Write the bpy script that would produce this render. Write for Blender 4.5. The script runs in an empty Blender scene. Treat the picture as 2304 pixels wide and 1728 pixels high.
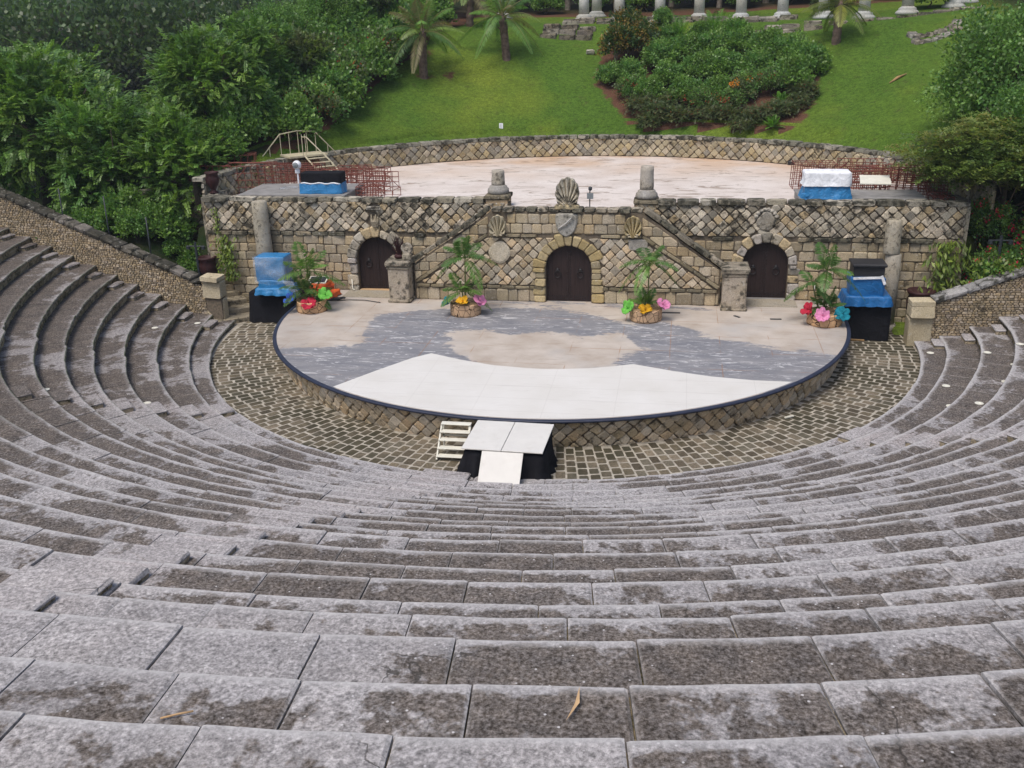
import bpy, math, random
import numpy as np
from mathutils import Vector, Matrix, noise
rnd = random.Random(11)
nrg = np.random.default_rng(5)
scene = bpy.context.scene
COL = scene.collection
PI = math.pi
def lerp(a, b, t): return a + (b - a) * t
def ss(a, b, x):
    t = min(1, max(0, (x - a) / (b - a))); return t * t * (3 - 2 * t)
def nz(x, y, z=0.0): return noise.noise(Vector((x, y, z)))
# ---------------------------------------------------------------- mesh builder
class MB:
    def __init__(s): s.v = []; s.f = []; s.c = []
    def add(s, vs, fs, col=(1, 1, 1)):
        o = len(s.v); s.v.extend([tuple(p) for p in vs]); s.f.extend([tuple(i + o for i in f) for f in fs])
        if len(vs) and isinstance(col, list): s.c.extend([(c[0], c[1], c[2], c[3] if len(c) > 3 else 1) for c in col])
        else: s.c.extend([(col[0], col[1], col[2], col[3] if len(col) > 3 else 1)] * len(vs))
    def box(s, x0, x1, y0, y1, z0, z1, col=(1, 1, 1), M=None, j=0.0, bev=0.0):
        if bev > 0:
            vs = []; fs = []
            b = bev
            pr = [(x0 + b, y0), (x1 - b, y0), (x1, y0 + b), (x1, y1 - b), (x1 - b, y1), (x0 + b, y1), (x0, y1 - b), (x0, y0 + b)]
            cx, cy = (x0 + x1) / 2, (y0 + y1) / 2
            def ins(p): return (min(max(p[0], x0 + b), x1 - b), min(max(p[1], y0 + b), y1 - b))
            rings = [([ins(p) for p in pr], z0), (pr, z0 + b), (pr, z1 - b), ([ins(p) for p in pr], z1)]
            for ring, z in rings: vs += [(p[0] + rnd.uniform(-j, j), p[1] + rnd.uniform(-j, j), z + rnd.uniform(-j, j)) for p in ring]
            for k in range(3):
                for i in range(8): fs.append((k * 8 + i, k * 8 + (i + 1) % 8, k * 8 + 8 + (i + 1) % 8, k * 8 + 8 + i))
            fs.append(tuple(range(7, -1, -1))); fs.append(tuple(range(24, 32)))
        else:
            vs = [(x, y, z) for z in (z0, z1) for y in (y0, y1) for x in (x0, x1)]
            if j: vs = [(a + rnd.uniform(-j, j), b + rnd.uniform(-j, j), c + rnd.uniform(-j, j)) for a, b, c in vs]
            fs = [(0, 2, 3, 1), (4, 5, 7, 6), (0, 1, 5, 4), (1, 3, 7, 5), (3, 2, 6, 7), (2, 0, 4, 6)]
        if M is not None: vs = [M @ Vector(p) for p in vs]
        s.add(vs, fs, col)
    def tube(s, pts, rad, n=8, col=(1, 1, 1), cap=True):
        pts = [Vector(p) for p in pts]
        if not hasattr(rad, '__len__'): rad = [rad] * len(pts)
        vs = []; fs = []
        up = Vector((0, 0, 1))
        for i, p in enumerate(pts):
            t = (pts[min(i + 1, len(pts) - 1)] - pts[max(i - 1, 0)])
            if t.length < 1e-9: t = Vector((0, 0, 1))
            t.normalize()
            a = t.cross(up if abs(t.z) < .95 else Vector((1, 0, 0))); a.normalize(); b = t.cross(a)
            for k in range(n):
                w = 2 * PI * k / n
                vs.append(p + (a * math.cos(w) + b * math.sin(w)) * rad[i])
        for i in range(len(pts) - 1):
            for k in range(n): fs.append((i * n + k, i * n + (k + 1) % n, i * n + n + (k + 1) % n, i * n + n + k))
        if cap: fs.append(tuple(range(n - 1, -1, -1))); fs.append(tuple(range((len(pts) - 1) * n, len(pts) * n)))
        s.add(vs, fs, col)
    def lathe(s, prof, n=20, c=(0, 0, 0), col=(1, 1, 1), j=0.0, lean=(0, 0)):
        vs = []; fs = []
        for i, (r, z) in enumerate(prof):
            for k in range(n):
                w = 2 * PI * k / n
                q = r * (1 + (j * nz(3 * math.cos(w) + c[0], 3 * math.sin(w), z * 2.2) if j else 0))
                vs.append((c[0] + q * math.cos(w) + lean[0] * z, c[1] + q * math.sin(w) + lean[1] * z, c[2] + z))
        for i in range(len(prof) - 1):
            for k in range(n): fs.append((i * n + k, i * n + (k + 1) % n, i * n + n + (k + 1) % n, i * n + n + k))
        fs.append(tuple(range(n - 1, -1, -1))); fs.append(tuple(range((len(prof) - 1) * n, len(prof) * n)))
        s.add(vs, fs, col)
    def extrude(s, poly, f0, f1, col=(1, 1, 1)):
        n = len(poly)
        vs = [f0(*p) for p in poly] + [f1(*p) for p in poly]
        fs = [tuple(range(n)), tuple(range(2 * n - 1, n - 1, -1))] + [(i, i + n, (i + 1) % n + n, (i + 1) % n) for i in range(n)]
        s.add(vs, fs, col)
    def strip(s, A, B, col=(1, 1, 1)):
        n = len(A); s.add(list(A) + list(B), [(i, i + 1, n + i + 1, n + i) for i in range(n - 1)], col)
    def build(s, name, mat, parent=None, smooth=False, loc=None):
        org = Vector(parent['_o']) if parent is not None else Vector(loc if loc is not None else (0, 0, 0))
        m = bpy.data.meshes.new(name)
        V = np.array([tuple(p) for p in s.v], dtype=np.float64) - np.array(org)
        m.from_pydata(V.tolist(), [], s.f)
        a = m.attributes.new('tint', 'FLOAT_COLOR', 'POINT')
        a.data.foreach_set('color', np.array(s.c, dtype=np.float32).ravel())
        if smooth: m.polygons.foreach_set('use_smooth', [True] * len(m.polygons))
        m.materials.append(mat); m.update()
        o = bpy.data.objects.new(name, m); COL.objects.link(o)
        if parent is not None: o.parent = parent
        elif loc is not None: o.location = loc
        o['_o'] = list(org)
        return o
def tag(o, label=None, cat=None, group=None, kind=None):
    if label: o['label'] = label
    if cat: o['category'] = cat; o['kind'] = 'thing'
    if group: o['group'] = group
    if kind: o['kind'] = kind
    return o
def thing(name, label, cat, loc=(0, 0, 0), group=None):
    o = bpy.data.objects.new(name, None); COL.objects.link(o); o.location = loc
    o.empty_display_size = .3
    o['_o'] = list(loc); return tag(o, label, cat, group)
def copy_tree(o, parent=None):
    c = o.copy(); COL.objects.link(c); c.parent = parent
    for ch in list(o.children): copy_tree(ch, c)
    return c
# ---------------------------------------------------------------- node helpers
def newmat(name):
    m = bpy.data.materials.new(name); m.use_nodes = True
    return m, m.node_tree, m.node_tree.nodes['Principled BSDF']
def nd(nt, t, ins=None, **props):
    n = nt.nodes.new(t)
    for k, v in props.items(): setattr(n, k, v)
    for k, v in (ins or {}).items():
        if isinstance(v, bpy.types.NodeSocket): nt.links.new(v, n.inputs[k])
        else: n.inputs[k].default_value = v
    return n
def c4(c): return (c[0], c[1], c[2], 1)
def mixc(nt, f, a, b, mode='MIX'):
    n = nt.nodes.new('ShaderNodeMix'); n.data_type = 'RGBA'; n.blend_type = mode; n.clamp_factor = True
    for i, v in ((0, f), (6, a), (7, b)):
        if isinstance(v, bpy.types.NodeSocket): nt.links.new(v, n.inputs[i])
        elif i == 0: n.inputs[0].default_value = v
        else: n.inputs[i].default_value = c4(v)
    return n.outputs[2]
def ma(nt, op, a, b=0.0, c=0.0, clamp=False):
    n = nt.nodes.new('ShaderNodeMath'); n.operation = op; n.use_clamp = clamp
    for i, v in ((0, a), (1, b), (2, c)):
        if isinstance(v, bpy.types.NodeSocket): nt.links.new(v, n.inputs[i])
        else: n.inputs[i].default_value = v
    return n.outputs[0]
def mr(nt, v, a, b, c=0.0, d=1.0):
    n = nd(nt, 'ShaderNodeMapRange', {0: v, 1: a, 2: b, 3: c, 4: d}); return n.outputs[0]
def pos(nt): return nd(nt, 'ShaderNodeNewGeometry').outputs['Position']
def noi(nt, sc, det=4.0, ro=.55, vec=None, dist=0.0, dim='3D'):
    n = nd(nt, 'ShaderNodeTexNoise', {'Scale': sc, 'Detail': det, 'Roughness': ro, 'Distortion': dist})
    nt.links.new(vec if vec is not None else pos(nt), n.inputs['Vector'])
    return n.outputs['Fac']
def vscale(nt, s, vec=None):
    n = nd(nt, 'ShaderNodeVectorMath', {0: vec if vec is not None else pos(nt), 1: s}, operation='MULTIPLY'); return n.outputs[0]
def attr(nt, name='tint'): return nd(nt, 'ShaderNodeAttribute', attribute_name=name)
def bump(nt, b, h, strength=.4, dist=.02):
    n = nd(nt, 'ShaderNodeBump', {'Strength': strength, 'Distance': dist, 'Height': h}); nt.links.new(n.outputs[0], b.inputs['Normal'])
def setb(nt, b, col=None, rough=.9, spec=.2, metal=0.0):
    if isinstance(col, bpy.types.NodeSocket): nt.links.new(col, b.inputs['Base Color'])
    elif col is not None: b.inputs['Base Color'].default_value = c4(col)
    b.inputs['Roughness'].default_value = rough; b.inputs['Specular IOR Level'].default_value = spec; b.inputs['Metallic'].default_value = metal
# ---------------------------------------------------------------- materials
def stone_mat(name, lichen=(.03, .027, .022), lam=.8, thr=.56, sc=1.0, bmp=.6, gain=1.0, warm=.35):
    m, nt, b = newmat(name)
    t = attr(nt).outputs['Color']
    fine = noi(nt, 22 * sc, 5, .65); mid = noi(nt, 3.2 * sc, 5, .6); big = noi(nt, .7 * sc, 3, .5)
    col = mixc(nt, 1.0, t, mixc(nt, mr(nt, fine, .3, .7), (.72 * gain,) * 3, (1.45 * gain,) * 3), 'MULTIPLY')
    col = mixc(nt, mr(nt, big, .35, .65, 0, warm), col, (.3, .24, .13), 'MIX')
    k = ma(nt, 'ADD', ma(nt, 'MULTIPLY', mid, .65), ma(nt, 'MULTIPLY', big, .35))
    mask = ma(nt, 'MULTIPLY', mr(nt, k, thr, thr + .09), mr(nt, fine, .25, .5, .35, 1))
    col = mixc(nt, ma(nt, 'MULTIPLY', mask, lam), col, lichen)
    col = mixc(nt, ma(nt, 'MULTIPLY', mr(nt, noi(nt, 5.5 * sc, 5, .7), .58, .68), .5), col, (.5, .48, .43))
    pit = mr(nt, noi(nt, 9 * sc, 3, .7), .62, .7)
    col = mixc(nt, ma(nt, 'MULTIPLY', pit, .55), col, (.06, .05, .035))
    setb(nt, b, col, .95, .1)
    bump(nt, b, ma(nt, 'SUBTRACT', ma(nt, 'ADD', ma(nt, 'MULTIPLY', fine, .5), mid), ma(nt, 'MULTIPLY', pit, .5)), bmp, .05)
    return m
def plain(name, col, rough=.6, spec=.3, var=.12, sc=6, metal=0.0, dirt=0.0, dcol=(.12, .1, .07)):
    m, nt, b = newmat(name)
    n = noi(nt, sc, 5, .6)
    c = mixc(nt, mr(nt, n, .3, .7), tuple(x * (1 - var) for x in col), tuple(x * (1 + var) for x in col))
    if dirt: c = mixc(nt, mr(nt, noi(nt, 1.7, 6, .65), .52, .72, 0, dirt), c, dcol)
    setb(nt, b, c, rough, spec, metal); bump(nt, b, n, .15, .01)
    return m
def cloth_mat(name, col, rough=.5, spec=.4, folds=5.0, bs=.6):
    m, nt, b = newmat(name)
    n = noi(nt, folds, 4, .55, dist=1.2)
    c = mixc(nt, mr(nt, n, .3, .7), tuple(x * .8 for x in col), tuple(min(1, x * 1.15) for x in col))
    setb(nt, b, c, rough, spec); bump(nt, b, n, bs, .08)
    return m
def leaf_mat(name, trans=.38, rough=.42):
    m, nt, b = newmat(name)
    t = attr(nt).outputs['Color']
    col = mixc(nt, 1.0, t, mixc(nt, noi(nt, 1.3, 3), (.95,) * 3, (1.75,) * 3), 'MULTIPLY')
    setb(nt, b, col, rough, .5)
    tr = nd(nt, 'ShaderNodeBsdfTranslucent', {'Color': mixc(nt, 1.0, col, (1.25, 1.3, .7), 'MULTIPLY')})
    mx = nd(nt, 'ShaderNodeMixShader', {0: trans, 1: b.outputs[0], 2: tr.outputs[0]})
    nt.links.new(mx.outputs[0], nt.nodes['Material Output'].inputs[0])
    return m
def slab_mat():
    m, nt, b = newmat('worn_slab')
    a = attr(nt); sp = nd(nt, 'ShaderNodeSeparateColor', {0: a.outputs['Color']})
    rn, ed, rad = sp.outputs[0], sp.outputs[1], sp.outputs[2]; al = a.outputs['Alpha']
    P = pos(nt)
    off = nd(nt, 'ShaderNodeCombineXYZ', {0: ma(nt, 'MULTIPLY', rn, 9), 1: ma(nt, 'MULTIPLY', rn, 5), 2: 0.0})
    PV = nd(nt, 'ShaderNodeVectorMath', {0: P, 1: off.outputs[0]}, operation='ADD').outputs[0]
    lf = mr(nt, nd(nt, 'ShaderNodeSeparateXYZ', {0: P}).outputs[0], -9, -17)
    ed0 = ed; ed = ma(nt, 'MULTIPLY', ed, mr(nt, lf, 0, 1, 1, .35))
    big = noi(nt, .16, 3, .5); mid = noi(nt, 1.1, 6, .62, vec=PV, dist=.5); fin = noi(nt, 19, 5, .75); fi2 = noi(nt, 9, 3, .6)
    grey = mixc(nt, mr(nt, mid, .3, .7), (.262, .248, .247), (.385, .366, .364))
    grey = mixc(nt, mr(nt, rn, 0, 1, 0, .5), grey, (.215, .203, .205))
    grey = mixc(nt, mr(nt, noi(nt, .55, 4, .6), .45, .7, 0, .6), grey, (.33, .305, .295))
    grey = mixc(nt, ma(nt, 'MULTIPLY', al, .36), grey, (.40, .345, .33))
    grey = mixc(nt, ma(nt, 'MULTIPLY', lf, .55), grey, (.2, .178, .165))
    k = ma(nt, 'MULTIPLY', big, 1.1)
    k = ma(nt, 'ADD', k, ma(nt, 'MULTIPLY', mid, .8)); k = ma(nt, 'ADD', k, ma(nt, 'MULTIPLY', noi(nt, .75, 5, .65, dist=.8), .75)); k = ma(nt, 'ADD', k, ma(nt, 'MULTIPLY', rn, .17))
    sz_ = nd(nt, 'ShaderNodeSeparateXYZ', {0: P}).outputs[2]; k = ma(nt, 'ADD', k, ma(nt, 'MULTIPLY', ma(nt, 'MULTIPLY', mr(nt, sz_, .5, 2.0), mr(nt, sz_, 4.6, 5.8, 1, 0)), .09))
    k = ma(nt, 'ADD', k, mr(nt, rad, .0, .4, 0, .13)); k = ma(nt, 'SUBTRACT', k, ma(nt, 'MULTIPLY', ed, .2))
    k = ma(nt, 'ADD', k, ma(nt, 'ADD', ma(nt, 'MULTIPLY', fi2, .34), ma(nt, 'MULTIPLY', fin, .16))); k = ma(nt, 'SUBTRACT', k, ma(nt, 'MULTIPLY', al, .17))
    sx = nd(nt, 'ShaderNodeSeparateXYZ', {0: P})
    k = ma(nt, 'ADD', k, mr(nt, sx.outputs[0], -8, -20, 0, .07))
    dm = mr(nt, ma(nt, 'SUBTRACT', k, mr(nt, sz_, 5.2, 6.4, 0, .06)), 1.71, 1.78)
    brown = mixc(nt, mr(nt, noi(nt, 2.5, 5, .7), .35, .65), (.036, .026, .018), (.1, .076, .055))
    col = mixc(nt, ma(nt, 'MULTIPLY', dm, mr(nt, fin, .3, .62, 1, .62)), grey, brown)
    col = mixc(nt, 1.0, col, mixc(nt, mr(nt, fin, .32, .68), (.36,) * 3, (1.58,) * 3), 'MULTIPLY')
    col = mixc(nt, 1.0, col, mixc(nt, mr(nt, noi(nt, 8.5, 5, .8), .36, .64), (.66,) * 3, (1.28,) * 3), 'MULTIPLY')
    spk = nd(nt, 'ShaderNodeTexVoronoi', {'Vector': P, 'Scale': 5.0, 'Randomness': 1.0})
    col = mixc(nt, ma(nt, 'MULTIPLY', mr(nt, spk.outputs['Distance'], .05, .09, 1, 0), .8), col, (.6, .58, .58))
    crk = nd(nt, 'ShaderNodeTexVoronoi', {'Vector': nd(nt, 'ShaderNodeVectorMath', {0: P, 1: nd(nt, 'ShaderNodeTexNoise', {'Vector': P, 'Scale': 1.4, 'Detail': 5.0}).outputs['Color']}, operation='ADD').outputs[0], 'Scale': .33}, feature='DISTANCE_TO_EDGE')
    crm = ma(nt, 'MULTIPLY', mr(nt, crk.outputs['Distance'], .002, .005, 1, 0), mr(nt, noi(nt, .4, 2), .58, .62))
    col = mixc(nt, ma(nt, 'MULTIPLY', crm, .8), col, (.05, .045, .04))
    col = mixc(nt, ma(nt, 'MULTIPLY', ed, mr(nt, fi2, .3, .65, .35, .85)), col, (.47, .455, .445))  # lip edge mixed paler: wear plus a highlight put into the colour
    moss = ma(nt, 'MULTIPLY', ma(nt, 'MULTIPLY', lf, mr(nt, ed0, .7, 1)), mr(nt, noi(nt, 2.2, 4), .35, .6, .25, .9))
    col = mixc(nt, moss, col, (.06, .075, .03))
    setb(nt, b, col, .9, .15)
    h = ma(nt, 'ADD', ma(nt, 'MULTIPLY', fin, .5), ma(nt, 'MULTIPLY', mid, .8))
    bump(nt, b, ma(nt, 'SUBTRACT', h, ma(nt, 'MULTIPLY', crm, .6)), .55, .03)
    return m
def paint_mat():
    m, nt, b = newmat('stage_paint')
    a = attr(nt).outputs['Color']; P = pos(nt)
    sp = nd(nt, 'ShaderNodeSeparateColor', {0: a})
    st = noi(nt, 1.0, 9, .74, vec=vscale(nt, (.55, 1.6, 1)), dist=.5)
    f = noi(nt, 7, 5, .65)
    k = ma(nt, 'ADD', sp.outputs[0], ma(nt, 'MULTIPLY', ma(nt, 'SUBTRACT', st, .5), 1.5))
    k = ma(nt, 'ADD', k, ma(nt, 'MULTIPLY', ma(nt, 'SUBTRACT', f, .5), .25))
    blue = mr(nt, k, .44, .57)
    tan = mixc(nt, mr(nt, noi(nt, .6, 5, .6), .35, .65), (.385, .325, .27), (.50, .445, .39))
    tan = mixc(nt, mr(nt, noi(nt, .35, 3), .5, .7, 0, .7), tan, (.42, .40, .38))
    tan = mixc(nt, mr(nt, noi(nt, 1.5, 6, .7, vec=vscale(nt, (.4, 2, 1))), .56, .7, 0, .55), tan, (.26, .2, .15))
    bl = mixc(nt, mr(nt, st, .3, .7), (.27, .262, .265), (.14, .146, .168))
    col = mixc(nt, blue, tan, bl)
    sc = noi(nt, 1.0, 7, .75, vec=vscale(nt, (.9, 3.4, 1)), dist=1.8)
    col = mixc(nt, ma(nt, 'MULTIPLY', mr(nt, sc, .555, .61), ma(nt, 'MULTIPLY', blue, .85)), col, (.55, .54, .54))
    sx = nd(nt, 'ShaderNodeSeparateXYZ', {0: P})
    def seam(axis, per, offs, w):
        u = ma(nt, 'ADD', sx.outputs[axis], ma(nt, 'MULTIPLY', ma(nt, 'SUBTRACT', noi(nt, 1.5, 2), .5), .06))
        q = ma(nt, 'ABSOLUTE', ma(nt, 'SUBTRACT', ma(nt, 'FRACT', ma(nt, 'DIVIDE', ma(nt, 'ADD', u, 100 + offs), per)), .5))
        return mr(nt, q, w, w * 2.2, 1, 0)
    sm = ma(nt, 'MAXIMUM', seam(0, 2.05, .3, .006), seam(1, 2.1, .5, .007))
    col = mixc(nt, ma(nt, 'MULTIPLY', sm, mr(nt, noi(nt, .5, 3), .48, .6, 0, .6)), col, (.28, .14, .06))
    col = mixc(nt, ma(nt, 'MULTIPLY', sp.outputs[1], .6), col, (.2, .19, .19))
    setb(nt, b, col, .8, .25); bump(nt, b, f, .1, .01)
    return m
def terrace_mat():
    m, nt, b = newmat('terrace_concrete')
    P = pos(nt); sx = nd(nt, 'ShaderNodeSeparateXYZ', {0: P})
    n = noi(nt, .5, 6, .6)
    col = mixc(nt, mr(nt, n, .3, .7), (.53, .46, .41), (.66, .6, .555))
    col = mixc(nt, ma(nt, 'MULTIPLY', mr(nt, sx.outputs[1], 11, 20), mr(nt, noi(nt, .2, 4), .4, .6, .1, .8)), col, (.50, .33, .20))
    st = noi(nt, 1.0, 7, .7, vec=vscale(nt, (.45, 1.1, 1)), dist=1.0)
    col = mixc(nt, mr(nt, st, .55, .62, 0, .7), col, (.2, .145, .1))
    col = mixc(nt, mr(nt, noi(nt, 5, 4, .7), .6, .7, 0, .5), col, (.25, .2, .15))
    setb(nt, b, col, .9, .15); return m
def paver_mat():
    m, nt, b = newmat('paver')
    t = attr(nt).outputs['Color']; fin = noi(nt, 14, 5, .7)
    col = mixc(nt, 1.0, t, mixc(nt, mr(nt, fin, .3, .7), (.55,) * 3, (1.4,) * 3), 'MULTIPLY')
    big = noi(nt, .35, 4, .6)
    col = mixc(nt, mr(nt, big, .46, .6, 0, .8), col, (.045, .042, .026))
    setb(nt, b, col, .95, .1); bump(nt, b, fin, .5, .03); return m
def ground_mat():
    m, nt, b = newmat('grass')
    a = attr(nt).outputs['Color']; sp = nd(nt, 'ShaderNodeSeparateColor', {0: a})
    n1 = noi(nt, .22, 4, .6); n2 = noi(nt, 1.4, 5, .65); n3 = noi(nt, 14, 4, .7); n4 = noi(nt, .09, 3)
    g = mixc(nt, mr(nt, n1, .3, .7), (.056, .112, .016), (.082, .14, .019))
    g = mixc(nt, mr(nt, n4, .48, .66, 0, .8), g, (.15, .19, .024))
    g = mixc(nt, mr(nt, n2, .58, .75, 0, .55), g, (.075, .07, .028))
    g = mixc(nt, 1.0, g, mixc(nt, mr(nt, n3, .3, .7), (.5,) * 3, (1.5,) * 3), 'MULTIPLY')
    g = mixc(nt, 1.0, g, mixc(nt, mr(nt, noi(nt, 4.2, 5, .75), .34, .66), (.66,) * 3, (1.32,) * 3), 'MULTIPLY')
    mul = mixc(nt, mr(nt, n3, .35, .65), (.075, .038, .024), (.14, .07, .045))
    k = ma(nt, 'ADD', sp.outputs[0], ma(nt, 'MULTIPLY', ma(nt, 'SUBTRACT', n2, .5), .9))
    col = mixc(nt, mr(nt, k, .45, .6), g, mul)
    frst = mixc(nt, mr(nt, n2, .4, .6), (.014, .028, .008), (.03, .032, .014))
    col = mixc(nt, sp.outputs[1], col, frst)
    setb(nt, b, col, .95, .1); bump(nt, b, ma(nt, 'ADD', n3, n2), .8, .08); return m
def planks_mat(name, c0, c1, axis=0, w=.22):
    m, nt, b = newmat(name)
    P = pos(nt); sx = nd(nt, 'ShaderNodeSeparateXYZ', {0: P})
    q = ma(nt, 'FRACT', ma(nt, 'DIVIDE', ma(nt, 'ADD', sx.outputs[axis], 50), w))
    ln = mr(nt, ma(nt, 'ABSOLUTE', ma(nt, 'SUBTRACT', q, .5)), .455, .48)
    gr = noi(nt, 6, 5, .6, vec=vscale(nt, (3, 3, .4)))
    c = mixc(nt, mr(nt, gr, .3, .7), c0, c1); c = mixc(nt, ma(nt, 'MULTIPLY', ln, .7), c, tuple(x * .4 for x in c0))
    setb(nt, b, c, .6, .3); bump(nt, b, ma(nt, 'SUBTRACT', gr, ln), .4, .02); return m
def crackpot_mat(name, base, sc):
    m, nt, b = newmat(name)
    v = nd(nt, 'ShaderNodeTexVoronoi', {'Vector': pos(nt), 'Scale': sc}, feature='DISTANCE_TO_EDGE')
    n = noi(nt, 5, 4)
    c = mixc(nt, mr(nt, n, .3, .7), tuple(x * .82 for x in base), tuple(x * 1.15 for x in base))
    c = mixc(nt, mr(nt, v.outputs['Distance'], .02, .045, 1, 0), c, (.06, .035, .02))
    setb(nt, b, c, .85, .15); bump(nt, b, v.outputs['Distance'], .15, .02); return m
def vinyl_mat():
    m, nt, b = newmat('white_dance_vinyl'); P = pos(nt); sx = nd(nt, 'ShaderNodeSeparateXYZ', {0: P})
    c = mixc(nt, mr(nt, noi(nt, .5, 5, .6), .3, .7), (.60, .575, .53), (.67, .65, .615))
    st = noi(nt, 1.0, 8, .75, vec=vscale(nt, (.5, 4.5, 1)), dist=.6)
    c = mixc(nt, mr(nt, st, .56, .66, 0, .4), c, (.47, .44, .4))
    c = mixc(nt, ma(nt, 'MULTIPLY', mr(nt, noi(nt, 3.2, 6, .8), .63, .7), .45), c, (.36, .32, .28))
    q = ma(nt, 'ABSOLUTE', ma(nt, 'SUBTRACT', ma(nt, 'FRACT', ma(nt, 'DIVIDE', ma(nt, 'ADD', sx.outputs[1], 100.3), 1.25)), .5))
    c = mixc(nt, mr(nt, q, .006, .012, .35, 0), c, (.35, .32, .29))
    q = ma(nt, 'ABSOLUTE', ma(nt, 'SUBTRACT', ma(nt, 'FRACT', ma(nt, 'DIVIDE', ma(nt, 'ADD', sx.outputs[0], 100.3), 2.5)), .5))
    c = mixc(nt, mr(nt, q, .003, .006, .22, 0), c, (.35, .32, .29))
    setb(nt, b, c, .5, .3); bump(nt, b, st, .08, .01); return m
def plastic_mat():
    m, nt, b = newmat('clear_plastic')
    n = noi(nt, .9, 3, .4, dist=.8)
    b.inputs['Base Color'].default_value = (.72, .78, .85, 1); b.inputs['Roughness'].default_value = .3
    bump(nt, b, n, .8, .1)
    tr = nd(nt, 'ShaderNodeBsdfTransparent')
    mx = nd(nt, 'ShaderNodeMixShader', {0: mr(nt, n, .35, .65, .06, .34), 1: tr.outputs[0], 2: b.outputs[0]})
    nt.links.new(mx.outputs[0], nt.nodes['Material Output'].inputs[0]); return m
M = dict(
    slab=slab_mat(), paint=paint_mat(), terrace=terrace_mat(), paver=paver_mat(), ground=ground_mat(),
    wall=stone_mat('wall_stone'), wall2=stone_mat('weathered_stone', lam=.9, thr=.5), cope=stone_mat('coping_stone', warm=.06, lam=.95, thr=.47, lichen=(.035, .034, .026)),
    clean=stone_mat('cleaner_stone', lam=.5, thr=.6), rub=stone_mat('rubble_stone', lam=.8, thr=.57, sc=1.6, bmp=.8),
    riser=stone_mat('riser_stone', lam=.85, thr=.5, lichen=(.022, .03, .012), sc=2.2, bmp=1.0),
    mortar=plain('dark_mortar', (.15, .122, .09), .95, .1, .35, 9), lightmortar=plain('light_mortar', (.37, .335, .275), .95, .1, .3, 5, dirt=.75, dcol=(.11, .09, .065)),
    white=plain('white_board', (.63, .61, .57), .55, .3, .05, 1.2, dirt=.3, dcol=(.45, .41, .36)), mat=vinyl_mat(), offwhite=plain('offwhite_paint', (.66, .64, .55), .55, .3, .08, 3, dirt=.35, dcol=(.4, .36, .28)),
    band=plain('dark_blue_rubber', (.022, .027, .05), .5, .4, .25, 3), black=cloth_mat('black_cloth', (.011, .011, .014), .85, .15, 3), blackbox=plain('black_plastic', (.025, .025, .028), .5, .4, .2, 5),
    tarp=cloth_mat('blue_tarp', (.028, .19, .42), .38, .5), tarp2=cloth_mat('deep_blue_tarp', (.012, .12, .33), .42, .45), sheet=cloth_mat('white_sheet', (.78, .79, .82), .7, .2, 4),
    orange=cloth_mat('orange_tarp', (.62, .11, .025), .55, .35, 4), plastic=plastic_mat(),
    rust=plain('rusty_steel', (.17, .055, .04), .8, .3, .3, 9), grey=plain('grey_plywood', (.24, .23, .22), .8, .2, .2, 2, dirt=.5, dcol=(.12, .11, .1)), metal=plain('grey_metal', (.2, .22, .23), .5, .4, .1, 5),
    darkmetal=plain('dark_metal', (.03, .035, .04), .5, .4, .2, 5), cream=plain('cream_painted_metal', (.5, .45, .31), .55, .3, .15, 4, dirt=.4, dcol=(.2, .13, .07)),
    door=planks_mat('brown_door', (.02, .012, .011), (.034, .02, .018)), stud=plain('iron_stud', (.012, .01, .011), .5, .4, .2, 5),
    wood=plain('bare_wood', (.5, .33, .18), .8, .2, .2, 6), brown=plain('brown_plank', (.3, .19, .09), .85, .2, .3, 5), maroon=plain('maroon_clay', (.04, .014, .014), .6, .3, .3, 4),
    leaf=leaf_mat('foliage'), frond=leaf_mat('palm_frond', .35, .45), bark=plain('bark', (.12, .095, .07), .95, .1, .35, 5), palmbark=plain('palm_bark', (.14, .1, .08), .95, .1, .4, 4), trunk2=plain('pale_bark', (.22, .19, .155), .95, .1, .3, 5),
    temple=stone_mat('temple_stone', lam=.5, thr=.6, sc=.7, bmp=.3), pots=[crackpot_mat('painted_pot', (.6, .38, .21), 3.0), crackpot_mat('painted_pot_fine', (.58, .39, .24), 3.8)],
    solar=plain('dark_glass', (.03, .035, .045), .2, .5, .1, 5), col=stone_mat('column_stone', lam=.75, thr=.53, sc=2.0, bmp=.9),
)
FL = {n: plain(n + '_foam', c, .85, .1, .25, 5) for n, c in dict(blue=(.04, .1, .38), red=(.4, .025, .05), green=(.14, .42, .07), teal=(.015, .18, .24), yellow=(.6, .32, .02), pink=(.6, .22, .38)).items()}
# ---------------------------------------------------------------- camera, light
cam = bpy.data.cameras.new('camera'); cam.sensor_width = 36; cam.lens = 2200.32 / 2304 * 36; cam.clip_end = 3000; cam.clip_start = .1
co = bpy.data.objects.new('camera', cam); COL.objects.link(co); scene.camera = co
p_, y_, r_ = 0.35955, 0.17499, -0.02414
fw = Vector((-math.sin(y_) * math.cos(p_), math.cos(y_) * math.cos(p_), -math.sin(p_)))
rt = Vector((math.cos(y_), math.sin(y_), 0)); up = rt.cross(fw)
r2 = rt * math.cos(r_) + up * math.sin(r_); u2 = -rt * math.sin(r_) + up * math.cos(r_)
co.matrix_world = Matrix(((r2.x, u2.x, -fw.x, 5.4736), (r2.y, u2.y, -fw.y, -43.6697), (r2.z, u2.z, -fw.z, 13.0563), (0, 0, 0, 1)))
w = bpy.data.worlds.new('World'); scene.world = w; w.use_nodes = True
SUN_E, SUN_R = math.radians(62), math.radians(205)
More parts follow.
